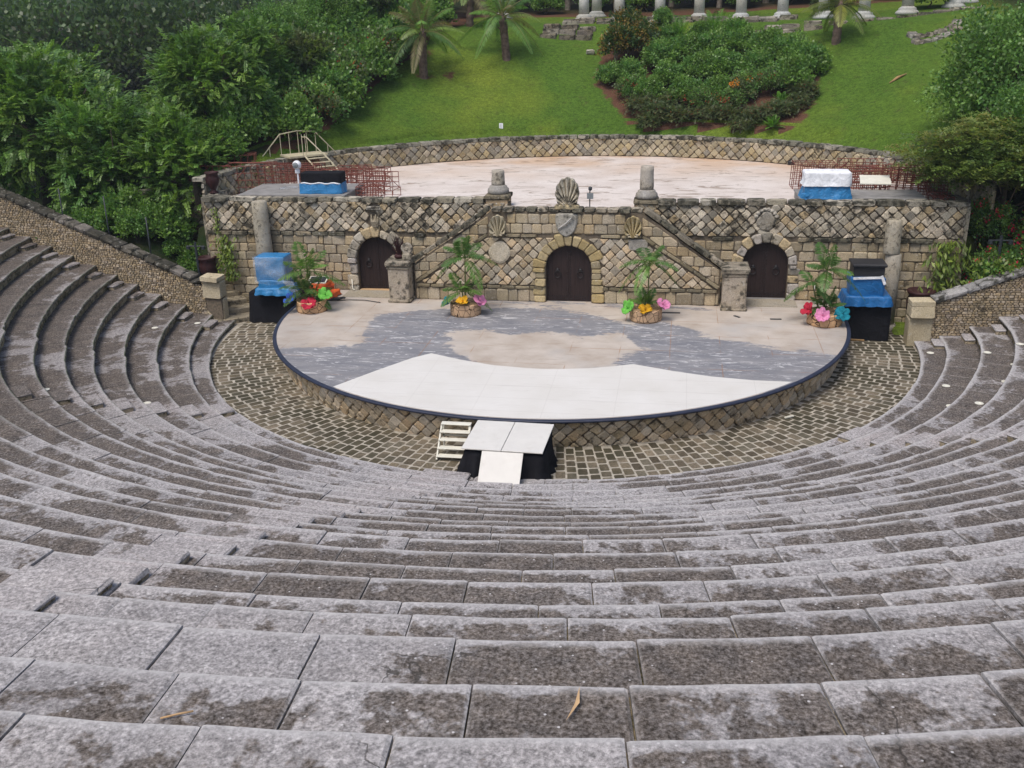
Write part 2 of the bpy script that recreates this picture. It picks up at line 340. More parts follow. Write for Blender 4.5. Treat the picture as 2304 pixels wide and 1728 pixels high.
sky = nd(w.node_tree, 'ShaderNodeTexSky', sky_type='NISHITA', sun_disc=False, sun_elevation=SUN_E, sun_rotation=SUN_R, air_density=1.0, dust_density=3.0, ozone_density=1.0)
bg = w.node_tree.nodes['Background']; w.node_tree.links.new(sky.outputs[0], bg.inputs[0]); bg.inputs[1].default_value = .1
sl = bpy.data.lights.new('sun', 'SUN'); sl.energy = 1.5; sl.angle = math.radians(25); sl.color = (1, .95, .88)
so = bpy.data.objects.new('sun', sl); COL.objects.link(so)
sd = Vector((math.sin(SUN_R) * math.cos(SUN_E), math.cos(SUN_R) * math.cos(SUN_E), math.sin(SUN_E)))
so.rotation_euler = (sd).to_track_quat('Z', 'Y').to_euler()
so.location = (0, -20, 60)
scene.view_settings.view_transform = 'Standard'; scene.view_settings.look = 'None'; scene.view_settings.gamma = 1; scene.view_settings.exposure = 0.74
# ================================================================ seating
YC = .32
RR = [15.88, 16.65, 17.91, 19.13, 20.27, 21.25, 22.27, 23.4, 24.48, 25.49, 26.58, 27.55, 28.76, 29.98, 31.05, 32.29, 33.26, 34.33, 35.75, 37.05, 38.3, 39.5, 40.7, 41.9]
def rz(k): return -.94 + (0 if k == 0 else .22 + .42 * (k - 1))
def rad(k, th):
    d = math.degrees(th); r = RR[k]
    if d < 207: r += (.75 + .2 * k if k else .5) * (min(1.35, max(0, (216 - d) / 37)) ** 2)
    if k > 8 and d < 277: r += .0034 * min(8, RR[k] * math.radians(277 - d)) ** 2 * min(1, (k - 8) / 6)
    if d > 335: r += (.42 if k else .1) * ss(335, 360, d)
    return r
def LW(x): return .6 - .2065 * (x + 17.6)      # face line of the left side wall
def RW(x): return .4 + .12 * (x - 16)          # face line of the right side wall
def ends(k):
    a = math.radians(190)
    while True:
        r = rad(k, a); x, y = r * math.cos(a), YC + r * math.sin(a)
        if y > LW(x) + .2 or a < 2.6: break
        a -= .003
    b = math.radians(350)
    while True:
        r = rad(k, b); x, y = r * math.cos(b), YC + r * math.sin(b)
        if y > RW(x) + .2 or b > 6.9: break
        b += .003
    return a, b
def PT(r, th, z): return (r * math.cos(th), YC + r * math.sin(th), z)
AISLES = [math.radians(225), math.radians(263.6), math.radians(316)]
def aisle_w(th, r):
    return max(math.exp(-((th - a) * r / s) ** 2) for a, s in zip(AISLES, (.8, 1.0, .8)))
seat = thing('stone_seating', 'curved bank of weathered grey stone seating rows around the stage', 'seating', (0, -16, -1.1))
ENDS = [ends(k) for k in range(len(RR) - 1)]
for k in range(len(RR) - 1):
    a, b = ENDS[k]; z = rz(k); mb = MB()
    th = a
    while th < b - .01:
        ln = rnd.uniform(1.35, 2.25) if k > 8 else rnd.uniform(1.0, 2.0)
        t1 = min(b, th + ln / RR[k])
        if b - t1 < .5 / RR[k]: t1 = b
        g = .01 / RR[k]; e = .04 / RR[k]
        n = max(2, int((t1 - th) * RR[k] / .33))
        ths = [th + g, th + g + e] + [th + g + e + (t1 - th - 2 * g - 2 * e) * i / n for i in range(1, n)] + [t1 - g - e, t1 - g]
        q = rnd.random(); dz = rnd.uniform(-.012, .012); dr = rnd.uniform(-.012, .012); tilt = rnd.uniform(-.006, .006)
        vs = []; cs = []; fs = []
        for i, t in enumerate(ths):
            r0 = rad(k, t) + dr; r1 = rad(k + 1, t) + .14
            jr = .012 * nz(t * RR[k] * 1.3, k * 7.1) + .014 * nz(t * RR[k] * 5, k * 3.3); jz = .012 * nz(t * RR[k] * 1.1, k * 5.1, 3) + dz + tilt * (i - len(ths) / 2)
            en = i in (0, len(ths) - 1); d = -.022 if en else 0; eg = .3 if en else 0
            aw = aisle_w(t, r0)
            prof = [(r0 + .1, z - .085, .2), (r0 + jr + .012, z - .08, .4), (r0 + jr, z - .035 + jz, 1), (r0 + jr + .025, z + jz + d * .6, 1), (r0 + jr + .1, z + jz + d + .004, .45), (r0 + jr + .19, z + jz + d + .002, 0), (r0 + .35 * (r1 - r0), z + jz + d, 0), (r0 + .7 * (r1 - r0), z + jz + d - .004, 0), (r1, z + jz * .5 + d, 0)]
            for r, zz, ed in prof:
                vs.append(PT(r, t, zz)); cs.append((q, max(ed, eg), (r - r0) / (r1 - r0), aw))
        m_ = 9
        for i in range(len(ths) - 1):
            for j in range(m_ - 1): fs.append((i * m_ + j, i * m_ + j + 1, (i + 1) * m_ + j + 1, (i + 1) * m_ + j))
        fs.append(tuple(range(m_ - 1, -1, -1))); fs.append(tuple(range((len(ths) - 1) * m_, len(ths) * m_)))
        mb.add(vs, fs, cs); th = t1
    row = mb.build('seating_row', M['slab'], seat)
    # rubble riser under the lip
    rb = MB(); n = int((b - a) / .012); A = []; B = []; Cc = []; D = []
    zb = rz(k - 1) - .1 if k else -1.35
    for i in range(n + 1):
        t = a + (b - a) * i / n; r = rad(k, t) + .11 + .05 * nz(t * 60, k)
        A.append(PT(r, t, z - .075)); B.append(PT(r - .02 + .05 * nz(t * 80, k, 5), t, (z + zb) / 2)); Cc.append(PT(r + .02 * nz(t * 90, k, 8), t, zb)); D.append(PT(r + 1.9, t, z - .08))
    for X, Y in ((Cc, B), (B, A), (A, D)):
        sh = [(.26, .21, .13), (.34, .27, .17), (.17, .14, .09), (.42, .36, .25)]
        cs = [rnd.choice(sh) for _ in range(2 * (n + 1))]
        rb.add(X + Y, [(i + 1, i, n + 1 + i, n + 2 + i) for i in range(n)], cs)
    rb.build('riser', M['riser'], row)
# aisle step blocks
def step_block(k, th, r, w, dep=.44, h=.21):
    mb = MB(); z0 = rz(k); Mx = Matrix.Translation(PT(r, th, z0)) @ Matrix.Rotation(th - PI / 2, 4, 'Z')
    q = rnd.random()
    vs0 = len(mb.v)
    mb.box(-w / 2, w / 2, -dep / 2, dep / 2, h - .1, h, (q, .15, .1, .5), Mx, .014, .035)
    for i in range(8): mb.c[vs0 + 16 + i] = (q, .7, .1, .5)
    o = mb.build('step_block', M['slab'], seat)
    mb = MB(); mb.box(-w / 2 + .02, w / 2 - .02, -dep / 2 + .03, dep / 2, -.03, h - .06, (.34, .28, .2), Mx, .02, .02)
    mb.build('step_base', M['riser'], o)
for k in range(0, 13): step_block(k, AISLES[0] + rnd.uniform(-.004, .004), RR[k + 1] - .3, 1.1, .62)
for k in range(0, 19): step_block(k, AISLES[1] + rnd.uniform(-.006, .006)  , RR[k + 1] - .34, 1.6, .74, .15)
for k in range(0, 9): step_block(k, AISLES[2] + rnd.uniform(-.004, .004), RR[k + 1] - .3, 1.15, .62)
for k in range(0, 10):
    t = ENDS[k][0] + (.2 + .75) / RR[k] + .012 * (k == 0); step_block(k, t, rad(k + 1, t) - .2, 1.05)
for k in range(0, 5):
    t = ENDS[k][1] - (.2 + .7) / RR[k]; step_block(k, t, rad(k + 1, t) - .2, .85)
# floor plates on the treads
PL = [((14.45, -8.35), 0), ((15.87, -6.04), 1), ((15.52, -8.18), 1), ((16.28, -8.88), 2), ((17.83, -6.5), 2), ((18.11, -3.03), 2), ((18.73, -4.47), 2), ((19.28, -3.09), 3), ((16.33, -1.37), 0), ((17.29, -5.07), 1),
      ((-17.7, -.9), 1), ((-18.7, -3.1), 2), ((-14.08, -12.21), 2), ((-16.6, -14.37), 5), ((-11.2, -20.6), 6)]
mb = MB(); mb.lathe([(.15, 0), (.15, .012), (.07, .018), (.05, .006)], 14, (0, 0, 0), (1, 1, 1))
proto = None
for i, ((x, y), k) in enumerate(PL):
    if proto is None:
        proto = mb.build('floor_plate', M['offwhite'], loc=(0, 0, 0)); o = proto
    else: o = proto.copy(); COL.objects.link(o)
    o.location = (x, y, rz(k) + .016); o.rotation_euler = (0, 0, rnd.uniform(0, 3))
    tag(o, 'small round white plate set into a stone seating row near an aisle', 'floor plate', 'round white plates on the seating rows')
mb = MB(); mb.box(-.38, .38, -.3, .3, 0, .02, (1, 1, 1), None, .01); mb.box(-.3, .3, -.22, .22, .021, .026, (1, 1, 1))
tag(mb.build('hatch_cover', M['grey'], loc=(-14.35, -9.5, rz(1) + .012)), 'square hatch cover in a low seating row on the left', 'hatch').rotation_euler = (0, 0, .9)
# ================================================================ orchestra floor
mb = MB(); n = 160
mb.v = [(0, 0, -1.16)] ; mb.c = [(1, 1, 1, 1)]
A = [PT(0, 0, -1.165)] + [PT(16.3 if y < 200 or y > 340 else 16.1, math.radians(y), -1.165) for y in np.linspace(168, 372, n)]
mb = MB(); mb.add(A, [(0, i, i + 1) for i in range(1, n)])
mb.box(-18.6, 18.2, -.2, 3.9, -1.4, -1.17)
tag(mb.build('orchestra_ground', M['lightmortar']), kind='structure')
def chaikin(P, q=.22):
    out = []
    for i in range(len(P)):
        a, b = P[i], P[(i + 1) % len(P)]
        out.append((lerp(a[0], b[0], q), lerp(a[1], b[1], q))); out.append((lerp(a[0], b[0], 1 - q), lerp(a[1], b[1], 1 - q)))
    return out
def stone(mb, P, F, depth=.1, gap=.03, col=(1, 1, 1), jit=.02, q=.2, back=-.04, cr=.8, tl=.12):
    """one rough stone: outline P in (u, v), F(u, v, d) gives the point d in front of the wall"""
    cx = sum(p[0] for p in P) / len(P); cy = sum(p[1] for p in P) / len(P)
    sz = max(1e-3, min(max(p[0] for p in P) - min(p[0] for p in P), max(p[1] for p in P) - min(p[1] for p in P)))
    k = 1 - gap / sz
    if k < .2: return
    Q = [(cx + (x - cx) * k + rnd.uniform(-jit, jit), cy + (y - cy) * k + rnd.uniform(-jit, jit)) for x, y in P]
    if q: Q = chaikin(Q, q)
    n = len(Q); dd = depth * rnd.uniform(.75, 1.2)
    tu, tv = rnd.uniform(-tl, tl), rnd.uniform(-tl, tl)
    rings = [(1, back), (1, dd * .72), (cr, dd)]
    vs = []
    for s_, d in rings: vs += [F(cx + (x - cx) * s_, cy + (y - cy) * s_, d + ((x - cx) * tu + (y - cy) * tv if d > 0 else 0)) for x, y in Q]
    fs = [(i, (i + 1) % n, n + (i + 1) % n, n + i) for i in range(n)] + [(n + i, n + (i + 1) % n, 2 * n + (i + 1) % n, 2 * n + i) for i in range(n)] + [tuple(range(2 * n, 3 * n))]
    b = rnd.uniform(.8, 1.18)
    mb.add(vs, fs, (col[0] * b, col[1] * b, col[2] * b))
mb = MB()
PC = [(0.155, 0.127, 0.088), (0.125, 0.103, 0.07), (0.185, 0.152, 0.11), (0.095, 0.078, 0.055), (0.14, 0.122, 0.09)]
ncs = 250
for i in range(ncs):
    a0 = 2 * PI * i / ncs; a1 = 2 * PI * (i + 1) / ncs; am = (a0 + a1) / 2
    r = 12.3 + (i % 2) * .27 + rnd.uniform(-.05, .05)
    while r < 15.95:
        L = rnd.choice((.45, .52, .58, .5)); r1 = min(r + L, 16.05)
        x, y, _ = PT((r + r1) / 2, am, 0)
        rc = math.hypot(x, y)
        if r1 - r > .2 and rc > 12.55 and y < 3.0:
            wv = .006 * math.sin(r * 2 + i)
            P = [(r, a0 * 14), (r1, a0 * 14), (r1, a1 * 14), (r, a1 * 14)]
            stone(mb, P, lambda u, v, d: PT(u, v / 14, -1.165 + d), .007, .06, rnd.choice(PC), .01, .09, -.006, .9, .012)
        r = r1
tag(mb.build('orchestra_paving', M['paver']), kind='structure')
# ================================================================ round stage
stg = thing('round_stage', 'round stone stage with worn blue and tan painted floor and dark rim', 'stage', (0, 0, -1.16))
BLUE = [[(-11.6, -6.0), (-8.9, -5.8), (-7.7, -5.8), (-7.8, -4.9), (-8.4, -3.4), (-8.7, -0.8), (-7.5, -0.5), (-6.5, 0.0), (-5.3, 0.4), (-4.4, -0.1), (-2.7, 0.8), (-0.3, 0.8), (2.0, 0.0), (2.8, -1.4), (2.3, -3.3), (1.1, -3.4), (0.1, -2.8), (-0.9, -3.0), (-1.6, -3.5), (-2.6, -3.0), (-3.7, -2.8), (-5.0, -3.3), (-3.9, -4.4), (-4.0, -5.4), (-3.3, -6.3), (-2.6, -7.1), (-1.6, -7.7), (-3.2, -8.0), (-4.5, -7.4), (-7.3, -11.1), (-12, -10.1), (-13, -6)],
        [(2.7, -1.5), (5.4, -0.8), (6.7, -2.7), (6.8, -3.5), (8.6, -3.5), (9.0, -3.9), (10.0, -4.4), (10.9, -4.3), (11.2, -4.9), (13, -5.0), (11.7, -8.9), (8.8, -9.8), (6.2, -8.4), (5.5, -8.0), (3.9, -7.2), (1.2, -7.7), (2.4, -7.2), (3.1, -6.7), (3.5, -5.7), (4.2, -5.2), (3.7, -4.0), (3.2, -2.7)]]
def inpoly(x, y, P):
    c = False; j = len(P) - 1
    for i in range(len(P)):
        xi, yi = P[i]; xj, yj = P[j]
        if (yi > y) != (yj > y) and x < (xj - xi) * (y - yi) / (yj - yi) + xi: c = not c
        j = i
    return c
nr, na = 64, 320
vs = [(0, 0, 0)]; cs = []
def bm_(x, y):
    k = sum(1 for dx, dy in ((.0, .0), (.4, .2), (-.4, -.2), (.2, -.4), (-.2, .4), (.8, .6), (-.8, -.6), (.8, -.6), (-.8, .6)) if any(inpoly(x + dx, y + dy, P) for P in BLUE)) / 9
    if y > 1.0 and -6 < x < 7.5: k = max(k, .46)
    return (k, .35 * ss(10, 12.9, math.hypot(x, y)), 0)
for j in range(1, nr + 1):
    for i in range(na):
        r = 12.86 * j / nr; t = 2 * PI * i / na; vs.append((r * math.cos(t), r * math.sin(t), 0))
fs = [(0, 1 + i, 1 + (i + 1) % na) for i in range(na)]
for j in range(nr - 1):
    for i in range(na): fs.append((1 + j * na + i, 1 + (j + 1) * na + i, 1 + (j + 1) * na + (i + 1) % na, 1 + j * na + (i + 1) % na))
mb = MB(); mb.add(vs, fs, [bm_(p[0], p[1]) for p in vs]); mb.build('stage_floor', M['paint'], stg)
mb = MB(); mb.lathe([(12.855, -.075), (13.0, -.08), (13.03, -.05), (13.02, .0), (12.99, .018), (12.855, .012)], 240); mb.f = [f for f in mb.f if len(f) == 4]
mb.build('rim_band', M['band'], stg, True)
mb = MB(); mb.lathe([(12.42, -1.3), (12.8, -.1)], 200); mb.f = [f for f in mb.f if len(f) == 4]; mb.build('drum_core', M['mortar'], stg)
DC = [(0.452, 0.364, 0.256), (0.386, 0.319, 0.231), (0.513, 0.429, 0.321), (0.338, 0.274, 0.185), (0.468, 0.354, 0.227), (0.312, 0.275, 0.22), (0.427, 0.375, 0.301)]
DC2 = [(0.443, 0.378, 0.289), (0.394, 0.356, 0.289), (0.305, 0.275, 0.228), (0.514, 0.453, 0.356), (0.426, 0.324, 0.197), (0.226, 0.205, 0.168), (0.49, 0.422, 0.335), (0.361, 0.301, 0.215)]
AC = [(0.336, 0.265, 0.171), (0.383, 0.308, 0.207), (0.436, 0.367, 0.257), (0.308, 0.256, 0.179), (0.374, 0.31, 0.225), (0.387, 0.296, 0.181), (0.287, 0.246, 0.183), (0.352, 0.301, 0.229)]
def clip(P, hp):
    for (nx, ny, d) in hp:      # keep nx*x + ny*y <= d
        out = []
        for i in range(len(P)):
            a, b = P[i], P[(i + 1) % len(P)]
            fa, fb = nx * a[0] + ny * a[1] - d, nx * b[0] + ny * b[1] - d
            if fa <= 0: out.append(a)
            if fa * fb < 0: t = fa / (fa - fb); out.append((lerp(a[0], b[0], t), lerp(a[1], b[1], t)))
        P = out
        if len(P) < 3: return []
    return P
def area(P): return abs(sum(P[i][0] * P[(i + 1) % len(P)][1] - P[(i + 1) % len(P)][0] * P[i][1] for i in range(len(P)))) / 2
def hull_hp(P):
    cx = sum(p[0] for p in P) / len(P); cy = sum(p[1] for p in P) / len(P); out = []
    for i in range(len(P)):
        a, b = P[i], P[(i + 1) % len(P)]
        nx, ny = b[1] - a[1], a[0] - b[0]; d = nx * a[0] + ny * a[1]
        if nx * cx + ny * cy > d: nx, ny, d = -nx, -ny, -d
        out.append((nx, ny, d))
    return out
def diamonds(mb, region, F, s=.55, depth=.1, gap=.05, cols=DC, excl=None, u0=None, v0=None, jit=.036):
    hp = hull_hp(region); h = s / 2
    us = [p[0] for p in region]; vsx = [p[1] for p in region]
    ua, ub, va, vb = min(us), max(us), min(vsx), max(vsx)
    if u0 is None: u0 = ua
    if v0 is None: v0 = va
    nr_ = int((vb - v0) / h) + 3; nc = int((ub - u0) / s) + 3
    for r in range(-1, nr_):
        for c in range(-2, nc):
            cx = u0 + c * s + (r % 2) * h; cy = v0 + r * h
            P = [(cx - h, cy), (cx, cy - h), (cx + h, cy), (cx, cy + h)]
            if excl and excl(cx, cy): continue
            Q = clip(P, hp)
            if len(Q) < 3 or area(Q) < .16 * s * h: continue
            stone(mb, Q, F, depth, gap, rnd.choice(cols), jit, rnd.choice((.08, .12, .2)))
def ashlar(mb, region, F, h=.5, w=(.42, .75), depth=.07, gap=.028, cols=AC, excl=None, jit=.014, q=.1):
    hp = hull_hp(region); us = [p[0] for p in region]; vsx = [p[1] for p in region]
    v = min(vsx); vb = max(vsx); nrow = max(1, round((vb - v) / h)); hh = (vb - v) / nrow
    for r in range(nrow):
        u = min(us) - rnd.uniform(0, .4); y0 = v + r * hh; y1 = y0 + hh
        while u < max(us):
            u1 = u + rnd.uniform(*w)
            P = [(u, y0), (u1, y0), (u1, y1), (u, y1)]
            if not (excl and excl((u + u1) / 2, (y0 + y1) / 2)):
                Q = clip(P, hp)
                if len(Q) >= 3 and area(Q) > .03: stone(mb, Q, F, depth, gap, rnd.choice(cols), jit, q)
            u = u1
mb = MB()
def FD(u, v, d):
    t = u / 12.7; r = lerp(12.42, 12.8, (v + 1.3) / 1.2) + d * .8
    return (r * math.cos(t), r * math.sin(t), v)
diamonds(mb, [(12.7 * math.radians(160), -1.25), (12.7 * math.radians(380), -1.25), (12.7 * math.radians(380), -.1), (12.7 * math.radians(160), -.1)], FD, .52, .11, .036, [tuple(q * 1.3 for q in c) for c in DC], v0=-1.23)
mb.build('drum_masonry', M['wall'], stg)
mb = MB(); MAT = [(-7.32, -10.5), (-6.19, -8.55), (-5.15, -6.9), (-4.52, -6.25), (-3.15, -6.92), (-1.69, -7.45), (-.3, -7.65), (0.29, -7.69), (.9, -7.65), (2.16, -7.42), (3.09, -7.09), (3.86, -6.75), (5.45, -7.41), (6.87, -7.87), (8.44, -8.12), (9.9, -8.14)]
arc = [(12.78 * math.cos(t), 12.78 * math.sin(t)) for t in np.linspace(math.radians(320.4), math.radians(235.2), 50)]
mb.extrude(MAT + arc, lambda x, y: (x, y, .009), lambda x, y: (x, y, .004))
tag(mb.build('dance_floor', M['mat'], loc=(0, -9, .004)), 'large plain white dance floor sheet along the front of the round stage', 'dance floor')
# ================================================================ backdrop wall
def arch(cx, zb, r, zs, n=14, rev=False):
    P = [(cx - r, zb)] + [(cx + r * math.cos(PI - PI * i / n), zs + r * math.sin(PI - PI * i / n)) for i in range(n + 1)] + [(cx + r, zb)]
    return P[::-1] if rev else P
WY = 3.3
def FW(u, v, d): return (u, WY - d, v)
bw = thing('backdrop_wall', 'long backdrop wall of diamond set stone over square blocks with two arched doors', 'wall', (0, 3.8, -1.16))
DX = {-1: -9.6, 1: 9.55}; DR = 1.07; DS = 1.72
out = [(-18.7, -1.3), (DX[-1] - DR, -1.3), (DX[-1] - DR, .0)] + arch(DX[-1], 0, DR, DS)[1:-1] + [(DX[-1] + DR, .0), (DX[-1] + DR, -1.3), (DX[1] - DR, -1.3), (DX[1] - DR, 0)] + arch(DX[1], 0, DR, DS)[1:-1] + [(DX[1] + DR, 0), (DX[1] + DR, -1.3), (18.3, -1.3), (18.3, 4.55), (3.3, 4.55), (3.3, 4.25), (-2.75, 4.25), (-2.75, 4.55), (-18.7, 4.55)]
mb = MB(); mb.extrude(out, lambda x, z: (x, WY, z), lambda x, z: (x, WY + .5, z)); mb.build('wall_core', M['mortar'], bw)
def near_arch(u, v, pad=.62):
    for dx in DX.values():
        if v < DS: 
            if abs(u - dx) < DR + pad * .75: return True
        elif math.hypot(u - dx, v - DS) < DR + pad: return True
    return False
for x0, x1 in ((-18.68, -2.8), (3.35, 18.28)):
    mb = MB()
    diamonds(mb, [(x0, 3.06), (x1, 3.06), (x1, 4.55), (x0, 4.55)], FW, .52, .11, .034, DC2, lambda u, v: near_arch(u, v, .36) or (abs(u - 9.45) < .36 and v > 3.35) or (abs(u + 9.6) < .25 and 3.4 < v < 4.4), v0=3.06)
    mb.build('diamond_masonry', M['wall2'], bw)
for x0, x1, z0 in ((-18.68, -12.4, -1.16), (-12.4, -2.4, 0.02), (2.8, 12.4, 0.02), (12.4, 18.28, -1.16)):
    mb = MB()
    ashlar(mb, [(x0, z0), (x1, z0), (x1, 2.84), (x0, 2.84)], FW, .47, (.42, .8), .07, .03, AC, lambda u, v: near_arch(u, v, .34) or (-2.6 < u < 3.2))
    mb.build('block_masonry', M['wall'], bw)
for x0, x1 in ((-18.7, -7), (7, 18.3)):
    u = x0; mb = MB()
    while u < x1 - .1:
        L = min(rnd.uniform(.5, 1.1), x1 - u)
        if not any(abs(u + L / 2 - d) < 1.75 for d in DX.values()):
            stone(mb, [(u, 2.84), (u + L, 2.84), (u + L, 3.04), (u, 3.04)], FW, .17, .012, rnd.choice(((.17, .15, .11), (.24, .2, .14), (.13, .12, .09))), .012, .1)
        u += L
    mb.build('string_course', M['cope'], bw)
for x0, x1 in ((-18.75, -3.98), (4.4, 18.4)):
    u = x0; mb = MB()
    while u < x1 - .1:
        L = min(rnd.uniform(.6, 1.5), x1 - u); zt = 4.77 + rnd.uniform(-.03, .03)
        stone(mb, [(u, 4.54), (u + L, 4.54), (u + L, zt), (u, zt)], lambda u, v, d: (u, WY + .45 - d, v), .62, .012, rnd.choice(((.2, .18, .14), (.27, .24, .18), (.15, .14, .11), (.34, .31, .25))), .02, .14, -.05, .93)
        u += L
    mb.build('coping', M['cope'], bw)
GC = [(.34, .31, .26), (.40, .35, .27), (.28, .26, .22), (.42, .33, .2), (.36, .33, .3)]
def surround(cx, F, r, zs, zb, cols, depth, parent, mat, wmin=.42, wmax=.7, n=9):
    mb = MB()
    for i in range(n):
        a0, a1 = PI * i / n, PI * (i + 1) / n; ro = r + rnd.uniform(wmin, wmax)
        P = [(cx + q * math.cos(a), zs + q * math.sin(a)) for q, a in ((r, a0), (ro, a0), (ro, a1), (r, a1))]
        stone(mb, P, F, depth * rnd.uniform(.8, 1.2), .03, rnd.choice(cols), .02, .12, -.3)
    for s in (-1, 1):
        z = zb; i = 0
        while z < zs - .05:
            h = min(rnd.uniform(.26, .6), zs - z); w_ = rnd.uniform(wmin, wmax)
            x0, x1 = (cx + s * r, cx + s * (r + w_))
            stone(mb, [(min(x0, x1), z), (max(x0, x1), z), (max(x0, x1), z + h), (min(x0, x1), z + h)], F, depth * rnd.uniform(.8, 1.2), .03, rnd.choice(cols), .02, .14, -.3)
            z += h
    return mb.build('arch_surround', mat, parent)
def door(cx, yf, r, zs, zb, parent):
    d = None
    Y = yf
    for s in (-1, 1):
        P = [(cx, zb), (cx + s * (r + .02), zb), (cx + s * (r + .02), zs)] + [(cx + s * (r + .02) * math.cos(PI / 2 * i / 8), zs + (r + .02) * math.sin(PI / 2 * i / 8)) for i in range(1, 9)]
        P = [(x - s * (0 if abs(x - cx) > .01 else -.008), z) for x, z in P]
        if s < 0: P = P[::-1]
        mb = MB(); mb.extrude(P, lambda x, z: (x, Y, z), lambda x, z: (x, Y + .06, z))
        lf = mb.build('door_leaf', M['door'], parent)
        st = MB()
        def stud(x, z, q=.028): st.lathe([(q, 0), (q * .7, .015), (.004, .022)], 6, (0, 0, 0)); 
        def studs(x, z, q=.03):
            o = len(st.v); st.lathe([(q, 0), (q * .75, .016), (.004, .024)], 6)
            st.v[o:] = [(x + a, Y - c, z + b) for a, b, c in st.v[o:]]
        for i in range(16): studs(cx + s * .07, zb + .1 + i * (zs + r * .9 - zb) / 16)
        for i in range(9):
            for zz in (.1, .22): studs(cx + s * (.15 + i * (r - .2) / 9), zb + zz, .034)
        for i in range(7): studs(cx + s * (r - .08), zb + .35 + i * .2)
        st.build('stud_rows', M['stud'], parent)
        kn = MB(); cz = zb + 1.45; kx = cx + s * r * .5
        kn.tube([(kx + .15 * math.sin(2 * PI * i / 16), Y - .05, cz - .12 + .17 * math.cos(2 * PI * i / 16)) for i in range(17)], .022, 6)
        kn.lathe([(.1, 0), (.08, .04), (.03, .07)], 10); kn.v[-30:] = [(kx + a, Y - c, cz + .08 + b) for a, b, c in kn.v[-30:]]
        kn.build('knocker', M['stud'], parent)
for s in (-1, 1):
    surround(DX[s], FW, DR, DS, 0, GC, .2, bw, M['wall2'], .4, .62)
    mb = MB(); mb.extrude(arch(DX[s], .0, DR + .05, DS), lambda x, z: (x, WY + .29, z), lambda x, z: (x, WY + .33, z)); dd = mb.build('door', M['door'], bw)
    door(DX[s], WY + .2, DR, DS, .03, dd)
    mb = MB(); mb.box(DX[s] - 1.05, DX[s] + 1.05, WY - .1, WY + .28, -.05, .028 if s > 0 else .05, (1, 1, 1)); mb.build('threshold', M['grey'] if s > 0 else M['wood'], bw)
    mb = MB(); mb.box(DX[s] - 1.6, DX[s] + 1.5, WY - 1.35, WY - .1, -.08, .035, (.3, .27, .22), None, .01, .015); mb.build('door_step', M['clean'], bw)
mb = MB()       # worn crest over the right door, carving over the left one
P = [(9.45 + .44 * math.cos(t) * (1 if math.sin(t) < .3 else .8), 3.82 + .5 * math.sin(t)) for t in np.linspace(0, 2 * PI, 22)[:-1]]
stone(mb, P, FW, .2, .01, (.36, .33, .28), .01, 0, -.02, .85)
for t in np.linspace(.4, 2.74, 8): mb.lathe([(.1, -.06), (.11, 0), (.07, .07)], 8, (9.45 + .5 * math.cos(t), WY - .17, 3.86 + .52 * math.sin(t)), (.4, .37, .32))
mb.build('crest', M['wall2'], bw)
mb = MB()
for i in range(5): mb.tube([(-9.75 + i * .1 + .04 * math.sin(i), WY - .1, 3.95 - .1 * (i % 2)), (-9.72 + i * .08, WY - .2, 3.6), (-9.66 + i * .05, WY - .14, 3.3)], [.03, .07, .05], 7, (.3, .26, .2))
mb.box(-9.95, -9.25, WY - .22, WY - .02, 4.18, 4.36, (.27, .26, .24), None, .03, .03)
mb.build('carving', M['wall2'], bw)
mb = MB()       # set back wall beyond the left corner, and returns
mb.box(-27, -18.72, 5.6, 6.1, -1.3, 4.5); mb.box(-18.72, -18.22, 3.85, 6.1, -1.3, 4.5); mb.box(17.8, 18.28, 3.82, 9, -1.3, 4.5)
mb.build('return_core', M['mortar'], bw)
mb = MB()
F2 = lambda u, v, d: (u, 5.6 - d, v)
diamonds(mb, [(-26.9, 2.9), (-18.8, 2.9), (-18.8, 4.5), (-26.9, 4.5)], F2, .52, .1, .04, DC2, v0=2.9)
ashlar(mb, [(-26.9, -.9), (-18.8, -.9), (-18.8, 2.7), (-26.9, 2.7)], F2, .5)
mb.build('return_masonry', M['wall2'], bw)
mb = MB()
u = -27
while u < -18.6:
    L = rnd.uniform(.7, 1.4); mb.box(u, min(u + L, -18.2), 5.45, 6.15, 4.5, 4.72 + rnd.uniform(-.03, .03), (.22, .2, .16), None, .02, .04); u += L
for i in range(2): mb.box(-18.85, -18.15, 3.9 + i * .8, 4.65 + i * .8, 4.55, 4.8, (.25, .23, .18), None, .02, .04)
mb.build('return_coping', M['cope'], bw)
# pedestals on top of the wall
for x0, x1, zc in ((-3.95, -2.76, 4.93), (3.3, 4.42, 4.74)):
    mb = MB(); mb.box(x0 + .06, x1 - .06, WY - .08, WY + 1.0, 3.95, zc - .2, (.38, .28, .18), None, .01, .03); b_ = mb.build('pedestal', M['wall'], bw)
    mb = MB(); mb.box(x0 - .03, x1 + .03, WY - .16, WY + 1.08, zc - .2, zc, (.2, .17, .12), None, .02, .05); mb.build('pedestal_cap', M['cope'], b_)
def stub(x, z, r, h, label):
    t = thing('column_stump', label, 'column', (x, WY + .42, z), 'broken column stumps on the backdrop wall')
    c = (x, WY + .42, z)
    mb = MB(); mb.lathe([(r * 1.5, 0), (r * 1.62, .1), (r * 1.55, .24), (r * 1.3, .3), (r * 1.28, .36), (r * 1.02, .42)], 24, c, (.27, .26, .25)); mb.build('base', M['clean'], t, True)
    mb = MB(); mb.lathe([(r, .4)] + [(r * (1 - .06 * i / 6), .42 + (h - .42) * i / 6) for i in range(1, 7)] + [(r * .8, h + .03)], 24, c, (.42, .38, .33), .08); mb.build('shaft', M['col'], t, True)
